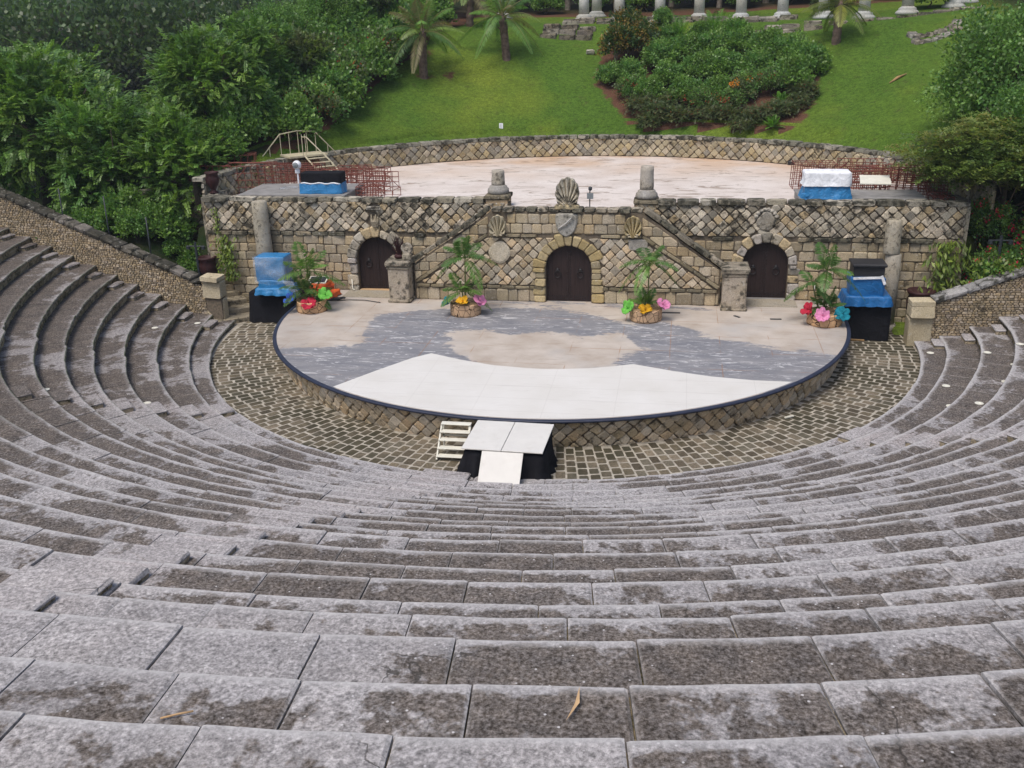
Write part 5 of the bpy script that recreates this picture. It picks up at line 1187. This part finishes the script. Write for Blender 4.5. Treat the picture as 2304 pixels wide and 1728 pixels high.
def coco(x, y, z, hgt, L, n, seed, label, lean=0.0, yellow=False, up=(-.2, 1.42)):
    t = thing('coconut_palm', label, 'palm tree', (0, 0, 0), 'coconut palms on the lawn')
    pc = [tuple(c * 1.25 for c in t) for t in PG] if not yellow else [(.16, .17, .03), (.12, .15, .03), (.09, .13, .025)]
    V, C_, paths = rosette(n, L, 64, .7, .019, seed, pc + ([(.16, .14, .06)] if not yellow else []), .55, up, lfdroop=.7)
    off = np.array([lean, 0, hgt]); palm_parts(t, V, C_, paths, .045, off, (.16, .17, .05))
    mb = MB(); P = [(lean * (i / 12) ** 1.5, .03 * math.sin(i), -.5 + (hgt + .5) * i / 12) for i in range(13)]
    mb.tube(P, [.30 - .05 * i / 12 + .03 * (i % 2) for i in range(12)] + [.2], 10); mb.tube([P[-1], (lean, 0, hgt + .5)], [.2, .05], 8)
    g = random.Random(seed)
    for i in range(14): a = g.uniform(0, 6.28); zz = g.uniform(hgt * .5, hgt); q = .24; mb.tube([(lean * (zz / hgt) ** 1.5 + q * math.cos(a), q * math.sin(a), zz), (lean + .38 * math.cos(a), .38 * math.sin(a), zz + .3)], [.05, .01], 4)
    mb.build('trunk', M['palmbark'], t); t.location = (x, y, z); return t
coco(-12.87, 27.0, terr(-12.87, 27) - .05, 3.1, 3.5, 24, 4, 'large coconut palm with pale dead fronds at left edge of lawn', .1)
coco(-7.56, 31.1, terr(-7.56, 31.1) - .05, 3.0, 3.5, 22, 7, 'coconut palm with stout trunk standing alone on upper lawn', -.25)
coco(15.55, 30.0, terr(15.55, 30) - .05, 2.5, 2.8, 20, 9, 'small yellowish coconut palm right of the shrub bed near ruins', .1, True)
coco(-19.2, 34.0, terr(-19.2, 34) - .05, 3.4, 3.8, 22, 12, 'dark coconut palm among trees far left of the alone one', .2)
coco(-11.5, 37.0, terr(-11.5, 37) - .05, 2.6, 3.6, 22, 14, 'coconut palm at the top of the lawn behind the others', .2)
# ---------------------------------------------------------------- potted palms
POT = [(-11.85, -.5, .74, .54, 0), (-4.3, -.42, .72, .58, 1), (4.1, -.58, .74, .56, 1), (11.95, -.45, .76, .56, 0)]
PLAB = ['leftmost painted stone look pot beside the plastic wrapped box', 'painted stone look pot left of the centre door', 'painted stone look pot right of the centre door', 'rightmost painted stone look pot beside the black topped box']
for i, ((x, y, r, h, mi), lb) in enumerate(zip(POT, PLAB)):
    t = thing('plant_pot', lb, 'planter', (x, y, 0), 'round planters along the back of the stage')
    mb = MB(); mb.lathe([(r * .97, .004), (r * 1.0, .1), (r * .99, h - .06), (r * 1.0, h), (r * .93, h), (r * .9, h - .06)], 40, (x, y, 0), (1, 1, 1), .05); mb.build('pot_wall', M['pots'][mi], t, True)
    mb = MB(); mb.lathe([(r * .9, h - .08), (.01, h - .05)], 24, (x, y, 0), (.04, .03, .02)); mb.build('soil', M['mortar'], t)
def potted(x, y, h, seed, specs, label, stems):
    t = thing('potted_palm', label, 'palm', (0, 0, 0), 'feathery palms in the stage pots')
    Vs = []; Cs = []; mb = MB()
    for (ox, oy, z, n, L, up, ll, dr) in specs:
        V, C_, paths = rosette(n, L * 1.2, 34, ll * .95, .024, seed + int(z * 10), PG[:3], dr, up, lfdroop=.45)
        off = np.array([ox, oy, z]); Vs.append(V + off); Cs.append(C_)
        for p in paths: mb.tube([tuple(np.array(q) + off) for q in p], [.02 * (1 - .8 * i / 7) for i in range(8)], 4, (.1, .14, .03))
        mb.tube([(ox * .3, oy * .3, 0), (ox * .7, oy * .7, z * .5), (ox, oy, z)], [.05, .035, .03], 6, (.12, .14, .05))
    lm_build('fronds', np.concatenate(Vs), np.concatenate(Cs), M['frond'], t); mb.build('stems', M['frond'], t)
    t.location = (x, y, h); return t
potted(-11.95, -.3, .48, 3, [(-.1, .1, 1.35, 9, 1.5, (.1, 1.35), .55, .45), (-.3, 0, .5, 8, 1.2, (.1, 1.2), .42, .5), (.15, .1, .2, 6, .95, (.1, 1.2), .4, .5)], 'broad bushy potted palm beside plastic wrapped blue box', 3)
potted(-4.35, -.35, .5, 11, [(.1, 0, 2.15, 11, 1.35, (-.1, 1.45), .5, .6), (-.1, 0, .55, 9, 1.15, (0, 1.2), .42, .6)], 'tall two tiered potted palm left of centre door', 1)
potted(4.15, -.5, .48, 21, [(.05, 0, 2.1, 10, 1.25, (-.1, 1.2), .48, .75), (-.1, 0, .2, 7, .85, (.4, 1.3), .34, .35)], 'slender drooping potted palm right of centre door', 1)
potted(11.9, -.3, .48, 31, [(.0, 0, 1.9, 9, 1.35, (-.1, 1.35), .5, .55), (-.55, .1, 1.25, 6, .95, (-.1, 1.1), .4, .6), (.1, .1, .2, 8, 1.0, (.3, 1.3), .36, .4)], 'ragged potted palm beside black topped equipment box', 3)
# ---------------------------------------------------------------- big foam flowers
def foam_flower(x, y, z, s, colr, face, label, npet=5, cup=.55, stam=True):
    s *= .8; cup0 = cup; face = (face[0] * 1.2, face[1] * .8, face[2] + .35)
    """face = outward normal direction"""
    t = thing('foam_flower', label, 'foam flower', (x, y, z), 'giant coloured foam flowers on the pot rims')
    Nn = Vector(face).normalized(); A_ = Nn.cross(Vector((0, 0, 1)) if abs(Nn.z) < .9 else Vector((1, 0, 0))).normalized(); B_ = Nn.cross(A_)
    for i in range(npet):
        cup = cup0 + rnd.uniform(-.25, .3); mb = MB(); a = 2 * PI * i / npet + .3 + rnd.uniform(-.2, .2); vs = []; n, m_ = 9, 7
        for side in (0, 1):
            for j in range(m_ + 1):
                q = j / m_
                for k in range(n + 1):
                    w_ = (k / n - .5) * 2
                    wid = math.sin(PI * (.1 + .78 * q)) ** .7 * (.62 + .12 * math.sin(i * 2.3))
                    rr_ = s * (q * (1 - .13 * math.exp(-(w_ / .25) ** 2) * q ** 4))
                    px, py = rr_, s * wid * w_
                    pz = s * (cup * q - .22 * q ** 3 + .1 * w_ * w_ * math.sin(2.5 * q) + .09 * math.sin(5 * q + i * 1.7 + w_ * 2.5)) - (.022 if side else 0)
                    ca, sa = math.cos(a), math.sin(a)
                    vs.append(Vector((x, y, z)) + A_ * (px * ca - py * sa) + B_ * (px * sa + py * ca) + Nn * pz)
        W_ = n + 1; N1 = (m_ + 1) * W_; fs = []
        for j in range(m_):
            for k in range(n):
                q = (j * W_ + k, j * W_ + k + 1, (j + 1) * W_ + k + 1, (j + 1) * W_ + k); fs.append(q); fs.append(tuple(N1 + u for u in q[::-1]))
        for k in range(n): fs.append((m_ * W_ + k, m_ * W_ + k + 1, N1 + m_ * W_ + k + 1, N1 + m_ * W_ + k))
        for j in range(m_):
            fs.append((j * W_, (j + 1) * W_, N1 + (j + 1) * W_, N1 + j * W_)); e = n; fs.append((j * W_ + e, N1 + j * W_ + e, N1 + (j + 1) * W_ + e, (j + 1) * W_ + e))
        mb.add(vs, fs); mb.build('petal', FL[colr], t, True)
    mb = MB(); c0 = Vector((x, y, z)); mb.tube([c0, c0 + Nn * s * .3, c0 + Nn * s * .62 + Vector((0, 0, .06))], [.035, .03, .04], 7); mb.build('stamen', FL[colr], t, True)
foam_flower(-12.72, -.95, .62, 0.41, 'blue', (-.35, -.7, .7), 'blue foam flower on the leftmost pot')
foam_flower(-11.75, -1.12, .5, 0.46, 'red', (.0, -.9, .5), 'red foam flower on front of leftmost pot', cup=.15)
foam_flower(-11.05, -.75, .82, 0.43, 'green', (.35, -.75, .6), 'green foam flower on the leftmost pot')
foam_flower(-5.05, -.8, .66, 0.38, 'teal', (-.5, -.7, .6), 'teal foam flower on the pot left of centre door')
foam_flower(-4.3, -1.0, .72, 0.37, 'yellow', (-.1, -.5, .85), 'yellow foam flower on the pot left of centre door')
foam_flower(-3.55, -.75, .72, 0.41, 'pink', (.35, -.6, .75), 'pink foam flower on the pot left of centre door')
foam_flower(3.35, -1.0, .62, 0.41, 'green', (-.55, -.8, .4), 'green foam flower on the pot right of centre door')
foam_flower(4.1, -1.15, .6, 0.38, 'yellow', (.0, -.55, .85), 'yellow foam flower on the pot right of centre door')
foam_flower(4.85, -.85, .78, 0.40, 'pink', (.4, -.75, .5), 'pink foam flower on the pot right of centre door')
foam_flower(11.2, -.85, .72, 0.41, 'red', (-.75, -.6, .4), 'red foam flower on the rightmost pot')
foam_flower(11.75, -1.2, .56, 0.41, 'pink', (-.1, -.9, .4), 'pink foam flower on the rightmost pot')
foam_flower(12.6, -1.0, .62, 0.44, 'teal', (.25, -.9, .35), 'teal foam flower on the rightmost pot', cup=.12)
# ---------------------------------------------------------------- trees on the left
WL = 'feathery green tree in the dense wood left of the terrace'; WG = 'trees of the wood on the left'
place('feathery_tree', -22.0, 7.2, .2, 1.15, 1.0, 'nearest feathery tree leaning over the left wall by the rusty frames', group=WG)
place('feathery_tree__b', -26.3, 6.8, .3, 1.2, 2.0, 'feathery tree directly behind the thin grey posts at the left', group=WG)
place('feathery_tree', -30.8, 8.5, .8, 1.5, .4, 'tallest feathery tree at the far left edge above the sloping wall', group=WG)
for i, (k, x, y, s) in enumerate((('feathery_tree__b', -26.0, 12.5, .68), ('feathery_tree', -22.2, 12.0, .85), ('feathery_tree', -33.5, 15, 1.15), ('feathery_tree__b', -29.0, 18, .78), ('feathery_tree', -24.5, 18.5, .95), ('feathery_tree__b', -20.8, 16.5, .72), ('leafy_tree', -21.5, 22.5, .78), ('feathery_tree', -27.5, 24, .95), ('fine_leaf_tree', -19.3, 20.0, .58), ('feathery_tree__b', -34.5, 24, .72), ('leafy_tree__b', -31, 30, .9), ('fine_leaf_tree', -23.5, 28, .8), ('leafy_tree', -19.5, 26.5, .68), ('leafy_tree__b', -26.5, 34, .85), ('leafy_tree', -21.5, 33.0, .78), ('fine_leaf_tree', -18.0, 30.5, .62), ('fine_leaf_tree', -30, 38, .9), ('leafy_tree__b', -22, 40, .9), ('leafy_tree', -17.3, 37.5, .72), ('fine_leaf_tree', -36, 33, .6), ('leafy_tree__b', -41, 28, .85), ('feathery_tree', -40, 19, 1.0), ('leafy_tree', -34, 45, .9), ('fine_leaf_tree', -26.5, 47, .95), ('leafy_tree__b', -18.5, 46, .9), ('leafy_tree', -42, 40, .5), ('fine_leaf_tree', -15.2, 42, .75))):
    lab = {'f': WL, 'l': 'broad leaved dark green tree in the wood on the left slope'}[k[0]]
    if k.startswith('fine'): lab = 'grey green fine leaved tree in the wood on the left slope'
    place(k, x, y, terr(x, y) - .5, s * 1.22, None, lab, group=WG + (' (broad leaved)' if k[0] == 'l' else ' (fine leaved)' if k.startswith('fine') else ''))
for i, (k, x, y, s) in enumerate((('green_bush', -17.9, 13.6, 1.49), ('red_flowered_bush', -17.5, 16.5, 1.62), ('green_bush', -16.9, 19, 1.69), ('red_flowered_bush', -16.9, 21.5, 1.76), ('green_bush', -16.2, 24, 1.62), ('red_flowered_bush', -15.9, 26.2, 1.76), ('green_bush', -15.2, 28.6, 1.76), ('green_bush', -15.5, 31.5, 1.62), ('red_flowered_bush', -18.5, 23.4, 1.76), ('green_bush', -14.5, 35, 1.76), ('green_bush', -20.3, 9.6, 1.20), ('green_bush', -22.4, 4.6, 1.00), ('green_bush', -20.9, 4.2, 0.70))):
    place(k, x, y, terr(x, y) - .1, s, None, 'green bush without flowers along the wooded left edge of the lawn' if k == 'green_bush' else 'red flowered bush along the wooded left edge of the lawn', 'bush', 'plain bushes along the left lawn edge' if k == 'green_bush' else 'red flowered bushes along the left lawn edge')
for x, y, q in ((-20.0, 13.0, 1.7), (-20.6, 15.5, 1.9), (-20.2, 18.2, 1.9), (-20.0, 11.0, 1.5), (-22.4, 10.0, 1.8), (-19.6, 21.0, 1.8), (-19.0, 25.5, 1.9), (-18.5, 28.8, 1.9), (-24.0, 4.4, 1.3), (-27.5, 4.6, 1.4), (-21.6, 4.6, 1.2), (-20.0, 4.2, .95), (-22.8, 3.4, .9), (-25.6, 3.9, 1.1)):
    place('green_bush', x, y, terr(x, y) - .1, q, None, 'large dark bush filling the shade under the left wood', 'bush', 'undergrowth bushes of the left wood')
# trees on the right
place('spreading_tree', 20.2, 5.8, 1.0, 1.2, 1.3, 'yellow green spreading tree at right above the end of backdrop wall')
place('leafy_tree', 22.4, 12.5, 3.6, 1.4, 2.2, 'tall dark leafy tree at the right edge of the lawn')
place('leafy_tree', 22.4, 7.6, 1.6, 1.2, 3.3, 'leafy tree behind the yellow green spreading tree')
place('leafy_tree__b', 29, 17, 6.0, 1.2, .3, 'light green tree at upper right beside the stone ring')
place('green_bush', 19.6, 12.6, 5.0, .8, None, 'green bush over the right end of the curved terrace wall', 'bush')
place('green_bush', 20.3, 10.6, 4.6, 1.3, None, 'larger green bush right of the rusty frames', 'bush')
place('red_flowered_bush', 20.6, 5.0, 1.0, 1.45, None, 'red flowered bush beyond the right end of the backdrop wall', 'bush')
proto_tree('bougainvillea', cat(broad(120, 1.5, 1.4, 71, G1 + G2[:1], 50, .3, .15, .05, low=-.4), flowers(26, 1.5, 1.4, 6, (.5, .012, .06), 9, .11, -.3), flowers(8, 1.5, 1.4, 8, (.75, .12, .05), 8, .11, -.3)), 1.3, 2.4, 1.4, 1.3, 17, .06)
place('bougainvillea', 19.9, 2.6, .2, 1.05, .5, 'bougainvillea with crimson blooms right behind the right sloping wall', 'bush')
place('bougainvillea', 22.3, 3.6, 1.2, 1.35, 2.0, 'larger bougainvillea at the far right picture edge', 'bush')
place('bougainvillea', 19.6, 4.3, 2.4, .9, 4.0, 'high bougainvillea with magenta blooms at the corner of backdrop wall', 'bush')
def vine(x, y, z0, z1, w_, seed, label, n=240, ll=.3, lw=.07):
    g = np.random.default_rng(seed); P = np.stack([x + g.normal(size=n) * w_, y - np.abs(g.normal(size=n)) * .18, g.uniform(z0, z1, n)], 1)
    D = nrm(np.stack([g.normal(size=n) * .5, -.35 - g.random(n) * .5, -.8 + g.normal(size=n) * .4], 1)) * ll * g.uniform(.6, 1.2, (n, 1)); S = nrm(np.cross(D, g.normal(size=P.shape))) * lw
    V, C_ = quads(P - np.array([x, y, z0]), D, S, np.array(G3)[g.integers(0, 3, n)] * g.uniform(.6, 1.3, (n, 1)))
    t = thing('hanging_plant', label, 'climbing plant', (0, 0, 0)); lm_build('leaves', V, C_, M['leaf'], t)
    mb = MB(); [mb.tube([(dx, .05, 0), (dx * .6, .02, (z1 - z0) * .5), (dx * .8, .05, z1 - z0)], .02, 5, (.1, .08, .04)) for dx in (-w_ * .5, 0, w_ * .5)]; mb.build('stems', M['bark'], t)
    t.location = (x, y, z0); return t
vine(17.6, 3.1, .2, 3.1, .4, 3, 'long leaved plant hanging on the right end of the backdrop wall', 420, .42, .06)
vine(-17.6, 3.1, .6, 2.9, .28, 5, 'leafy plant hanging on the left end of the backdrop wall', 260)
vine(-18.0, 3.15, 2.9, 4.3, .08, 6, 'thin ivy strand on the upper left corner of the backdrop wall', 70, .14, .05)
vine(19.3, 1.9, .2, 2.6, .5, 8, 'leafy creeper behind the coping of the right sloping wall', 420, .26, .07)
# dried plant on the left newel pier
t = thing('dried_plant', 'dried dark red spiky plant on the left staircase pier', 'plant', (-8.0, 1.75, 2.1)); mb = MB(); g = random.Random(4)
for i in range(26):
    a = g.uniform(0, 6.28); h = g.uniform(.5, 1.25); r = g.uniform(.1, .42); mb.tube([(-8, 1.75, 2.08), (-8 + r * .5 * math.cos(a), 1.75 + r * .5 * math.sin(a), 2.1 + h * .6), (-8 + r * math.cos(a), 1.75 + r * math.sin(a), 2.1 + h)], [.03, .03, .008], 5)
mb.build('stalks', M['maroon'], t); mb = MB(); mb.lathe([(.2, 0), (.26, .12), (.22, .2)], 14, (-8, 1.75, 2.08)); mb.build('clay_base', M['maroon'], t, True)
one('stone_rosette', M['wall2'], lambda mb: (mb.lathe([(.12, 0), (.27, .05), (.3, .14), (.24, .22), (.12, .2), (.05, .25)], 14, (0, 0, 0), (.3, .27, .23), .12), mb.v.__setitem__(slice(None), [(-7.55 + a, 1.2 - c + .5, 2.62 + b) for a, b, c in mb.v]), mb.box(-7.75, -7.35, 1.3, 1.8, 2.08, 2.4, (.28, .25, .2), None, .02, .05)), 'round carved stone rosette beside the dried red plant on pier', 'carving', (-7.55, 1.5, 2.1), smooth=False)
# ---------------------------------------------------------------- shrub bed on the lawn
g = random.Random(21); BG = 'shrubs in the bed on the lawn'
LB = {'green_bush': 'dense dark green bush in the shrub bed on the lawn', 'grey_green_bush': 'low grey green bush with small red blooms in the lawn bed', 'red_flowered_bush': 'green bush dotted with red blooms in the lawn bed', 'orange_flowered_bush': 'bush with bright orange flower heads in the lawn bed', 'croton_shrub': 'tall yellow and green croton on pale stems in lawn bed'}
def bush(k, x, y, s, sz=1.0, lab=None): place(k, x, y, terr(x, y) - .05, s, None, lab or LB[k], 'bush', None if lab else BG + ' (%s)' % k.replace('_', ' '), sz)
for x, y, s in ((.6, 30.6, 1.05), (1.2, 32.6, 1.1), (2.4, 31.4, 1.0)): bush('croton_shrub', x, y, s)
for x, y, s in ((.2, 28.4, .85), (1.6, 28.3, 1.0), (3.6, 30, 1.2), (5.4, 31, 1.1), (7.2, 30.8, 1.15), (9.1, 30.6, 1.15), (10.9, 29.4, 1.2), (12.4, 28, 1.2), (13.3, 26.2, 1.25), (4.4, 27.2, 1.1), (6.2, 28, 1.1), (8.2, 27.6, 1.15), (10.2, 27, 1.1), (12.3, 25, 1.2), (3.0, 26.0, .95), (5.6, 25.4, 1.05), (7.6, 25, 1.0), (4.2, 33, 1.0), (8.9, 32.4, 1.05), (6.6, 33.2, .95)): bush('green_bush', x, y, s)
for x, y, s in ((3.2, 23.0, .7), (4.6, 22.3, .75), (6.2, 22.0, .75), (7.6, 21.6, .7), (9.0, 21.1, .65), (12.6, 22.6, .7), (13.0, 23.8, .8), (2.5, 24.8, .9), (3.8, 23.8, .9), (5.2, 23.2, .85), (6.9, 23.0, .85), (8.4, 22.6, .8), (9.6, 22.0, .75), (11.0, 22.0, .8), (11.9, 21.8, .65), (4.4, 24.9, .9)): bush('grey_green_bush', x, y, s, .85)
for x, y, s in ((1.9, 26.6, .9), (9.3, 25.4, .95), (6.6, 24.4, .9), (11.2, 25.0, 1.0), (8.2, 23.9, .85)): bush('red_flowered_bush', x, y, s)
bush('orange_flowered_bush', 9.0, 24.6, 1.0)
def cycad(x, y, s, seed, label):
    t = thing('cycad', label, 'fern', (0, 0, 0), 'bright green cycads in the lawn bed')
    V, C_, paths = rosette(22, 1.1 * s, 22, .2 * s, .02, seed, [(.06, .15, .02), (.08, .19, .02)], .35, (.15, 1.3), lfdroop=.1); palm_parts(t, V, C_, paths, .015)
    t.location = (x, y, terr(x, y) + (.9 if s > 1.1 else .1))
cycad(10.9, 20.6, .9, 3, 'bright green cycad at lower right corner of the shrub bed'); cycad(5.5, 22.2, .85, 5, 'bright green cycad at the lowest edge of the shrub bed'); cycad(11.6, 23.4, .95, 8, 'bright green cycad in the right part of the shrub bed')
cycad(4.9, 32.8, 1.9, 12, 'large bright green cycad at top left of shrub bed'); cycad(7.4, 33.0, 1.9, 14, 'large bright green cycad at the top middle of the shrub bed'); cycad(8.9, 31.6, 1.6, 16, 'bright green cycad below top edge of shrub bed')
# ---------------------------------------------------------------- temple ruin, steps, stone ring
TCs = [(-2.73, 40.0), (.13, 39.5), (3.3, 39.6), (6.35, 39.0), (9.5, 38.2), (12.5, 37.2), (15.3, 35.8), (17.9, 34.3), (20.9, 34.6), (24.3, 36.0)]
ORD = ['first', 'second', 'third', 'fourth', 'fifth', 'sixth', 'seventh', 'eighth', 'ninth', 'tenth']
def tcol(x, y, label, h=5.2, dz=0.0):
    z = terr(x, y) - .1 + dz; t = thing('ruin_column', label, 'column', (x, y, z), 'white temple columns at the top of the lawn')
    mb = MB(); mb.lathe([(.42, .5)] + [(.42 - .02 * i, .5 + (h - .5) * i / 4) for i in range(1, 5)], 18, (x, y, z), (.52, .51, .47), .03); mb.build('shaft', M['temple'], t, True)
    mb = MB(); mb.lathe([(.8, 0), (.82, .14), (.74, .24), (.6, .34), (.62, .42), (.5, .5), (.42, .56)], 22, (x, y, z), (.36, .37, .36)); mb.build('base', M['temple'], t, True)
for (x, y), o_ in zip(TCs, ORD): tcol(x, y, o_ + ' column from the left in the front row of the ruin')
tcol(-1.95, 42.8, 'column standing just behind the first one of the ruin'); tcol(25.8, 38.5, 'last column of the ruin, half hidden by a green bush')
tcol(-9.6, 41.5, 'column hidden behind palm fronds at the left of ruin')
def ledge(pts, wid, hgt, label, dz=0.0, n=1, cat_='steps'):
    t = thing('ruined_steps', label, cat_, (pts[0][0], pts[0][1], terr(*pts[0])))
    for lv in range(n):
        mb = MB()
        for a, b in zip(pts, pts[1:]):
            L = math.hypot(b[0] - a[0], b[1] - a[1]); m_ = int(L / 1.15)
            for i in range(m_):
                f = (i + .5) / m_; x = lerp(a[0], b[0], f) + rnd.uniform(-.1, .1); y = lerp(a[1], b[1], f) + lv * wid * .9 + rnd.uniform(-.12, .12); z = terr(x, y - lv * wid * .45) + dz + lv * hgt * .5
                if rnd.random() < .12: continue
                Mx = Matrix.Translation((x, y, z)) @ Matrix.Rotation(math.atan2(b[1] - a[1], b[0] - a[0]) + rnd.uniform(-.1, .1), 4, 'Z')
                mb.box(-.62, .62, -wid * .5, wid * .5, -.4, hgt * rnd.uniform(.55, .85), rnd.choice(((.2, .18, .15), (.13, .12, .1), (.27, .25, .21), (.1, .09, .08))), Mx, .06, .05)
        mb.build('step_course', M['wall2'], t)
ledge([(-5.6, 35.2), (-1.5, 35.0)], .8, .35, 'ruined stone steps left of the shrub bed top', -.05, 3)
ledge([(-4.2, 38.3), (3.5, 38.0), (9.6, 36.6), (13.5, 35.4)], .8, .3, 'long ruined stone ledge in front of the temple columns', -.05, 2)
ledge([(8.6, 34.6), (12.2, 33.4), (15, 33)], .7, .28, 'broken stone step right above the shrub bed', -.05, 2)
ledge([(15.2, 33.3), (18.5, 32.4), (22.5, 33.2), (26, 34.2)], .6, .25, 'thin broken stone edging before the right temple columns', -.05, 1)
t = thing('stone_ring', 'low ring of rough grey stones on the lawn at upper right', 'stone ring', (21.5, 27.5, terr(21.5, 27.5)))
for k, (cx, cy, r0) in enumerate(((21.4, 27.2, 1.2), (21.5, 28.3, 1.4))):
    mb = MB()
    for i in range(13):
        a = PI + PI * 1.05 * i / 12 if k == 0 else PI * .95 + PI * 1.1 * i / 12; x = cx + r0 * math.cos(a); y = cy + r0 * .55 * math.sin(a)
        mb.box(-.3, .3, -.24, .24, -.2, .13, rnd.choice(((.2, .19, .16), (.14, .13, .12), (.26, .25, .22))), Matrix.Translation((x, y, terr(x, y))) @ Matrix.Rotation(a, 4, 'Z'), .06, .07)
    mb.build('stone_row', M['wall2'], t)
one('fallen_frond', M['brown'], lambda mb: mb.tube([(17.9, 22.3, terr(17.9, 22.3) + .05), (18.4, 22.55, terr(18.4, 22.55) + .1), (18.95, 22.75, terr(18.95, 22.75) + .08)], [.03, .1, .02], 6), 'dry brown palm frond lying on the right lawn', 'dead frond', (18.4, 22.5, terr(18.4, 22.5)))
one('lawn_stone', M['clean'], lambda mb: mb.box(-.3, .3, -.2, .2, 0, .3, (.35, .34, .3), Matrix.Translation((-1.55, 32.8, terr(-1.55, 32.8))), .05, .06), 'small grey stone on the lawn left of the shrub bed', 'stone', (-1.55, 32.8, terr(-1.55, 32.8)), smooth=False)
place('green_bush', 22.7, 36.2, terr(22.7, 36.2), 1.4, None, 'bright bush growing between the last two ruin columns', 'bush')
place('fine_leaf_tree', 15.8, 37.2, terr(15.8, 37.2) - 1.2, .5, None, 'small bush like tree between temple columns behind small palm', 'bush')
place('green_bush', 3.6, 36.6, terr(3.6, 36.6), .7, None, 'low bush on the ruin steps below the third column', 'bush')
place('green_bush', 1.4, 36.6, terr(1.4, 36.6), .6, None, 'low bush on the ruin steps below the second column', 'bush')
for i, (x, y, s) in enumerate(((-10, 46, .9), (-5, 48, 1.0), (-.5, 46.5, .95), (4, 49, 1.0), (8, 46.5, .9), (12, 48, 1.05), (16, 45.5, .9), (20, 47.5, 1.0), (24.5, 45.5, 1.0), (29, 44, 1.05), (33, 38, 1.0), (-13, 51, 1.0), (-8, 54, 1.1), (1.5, 55, 1.1), (10, 54, 1.1), (18.5, 54, 1.1), (27, 53, 1.1), (36, 48, 1.15), (-3, 60, 1.2), (6, 61, 1.2), (15, 61, 1.2), (24, 60, 1.2), (-16, 58, 1.2), (33, 57, 1.2), (34, 28, 1.05), (38, 36, 1.1))):
    place('woodland_tree', x, y, terr(x, y) - .3, s, None, 'dark woodland tree with pale trunk behind the temple ruin', group='woodland trees behind the ruin')
for i, (x, y, s) in enumerate(((-6.5, 45, 1.2), (-2.5, 47.5, 1.5), (2, 46, 1.3), (6, 47.5, 1.5), (10, 45.5, 1.4), (14, 46.5, 1.5), (18, 47, 1.4), (22, 44.5, 1.4), (27, 43, 1.5), (-9.5, 50, 1.6), (0, 51, 1.6), (8, 51, 1.6), (16, 51, 1.6), (30, 47, 1.6), (24, 49, 1.6))):
    place('green_bush', x, y, terr(x, y), s, None, 'dark undergrowth bush between trunks behind the temple ruin', 'bush', 'undergrowth bushes behind the ruin')
# ---------------------------------------------------------------- far wooded hill
def hillz(x, y): return 6 + 75 * ss(110, 420, y + .25 * x * 0) * (1 + .25 * nz(x * .006, y * .006)) + 6 * nz(x * .02, y * .02)
hx = np.linspace(-420, 420, 60); hy = np.linspace(105, 520, 30); vs = [(x, y, hillz(x, y)) for y in hy for x in hx]
mb = MB(); mb.add(vs, [(j * 60 + i, j * 60 + i + 1, j * 60 + 61 + i, j * 60 + 60 + i) for j in range(29) for i in range(59)], (0, 1, 0)); tag(mb.build('hill', M['ground'], smooth=True), kind='structure')
g = np.random.default_rng(77); bv, bc = broad(80, 4.4, 4.2, 91, [tuple(c * .42 for c in t) for t in G2 + G4[:2]], 75, 1.4, .5, .17, low=-.2)
Vs = []; Cs = []
for i in range(900):
    y = 66 + 340 * g.random() ** 1.5; x = g.uniform(-1, 1) * (.55 * (y + 45)) - 25
    if y < 110 and x > -18: x = -20 - 60 * g.random()
    s = g.uniform(.8, 1.5); a = g.uniform(0, 6.28); ca, sa = math.cos(a), math.sin(a)
    V = bv * s; V = np.stack([V[:, 0] * ca - V[:, 1] * sa, V[:, 0] * sa + V[:, 1] * ca, V[:, 2]], 1) + np.array([x, y, (max(hillz(x, y), terr(x, y)) if y > 104 else terr(x, y)) + 3.2 * s]); Vs.append(V); Cs.append(bc * g.uniform(.7, 1.3))
tag(lm_build('far_woodland', np.concatenate(Vs), np.concatenate(Cs), M['leaf']), kind='stuff', label='distant wooded hillside behind the left trees', cat='woodland')
for k, (t, u) in PROTO.items():
    if not u:
        for ch in list(t.children): bpy.data.objects.remove(ch)
        bpy.data.objects.remove(t)
for o in scene.objects:
    if '_o' in o: del o['_o']

# ---------------------------------------------------------------- air
hm = bpy.data.materials.new('haze_air'); hm.use_nodes = True; nt = hm.node_tree; nt.nodes.clear()
pv = nd(nt, 'ShaderNodeVolumePrincipled', {'Density': .00035, 'Color': (.78, .86, .95, 1), 'Anisotropy': .2}); mo = nt.nodes.new('ShaderNodeOutputMaterial'); nt.links.new(pv.outputs[0], mo.inputs['Volume'])
mb = MB(); mb.box(-720, 720, -720, 1220, -6, 115); hz = mb.build('haze', hm); tag(hz, kind='stuff'); del hz['_o']
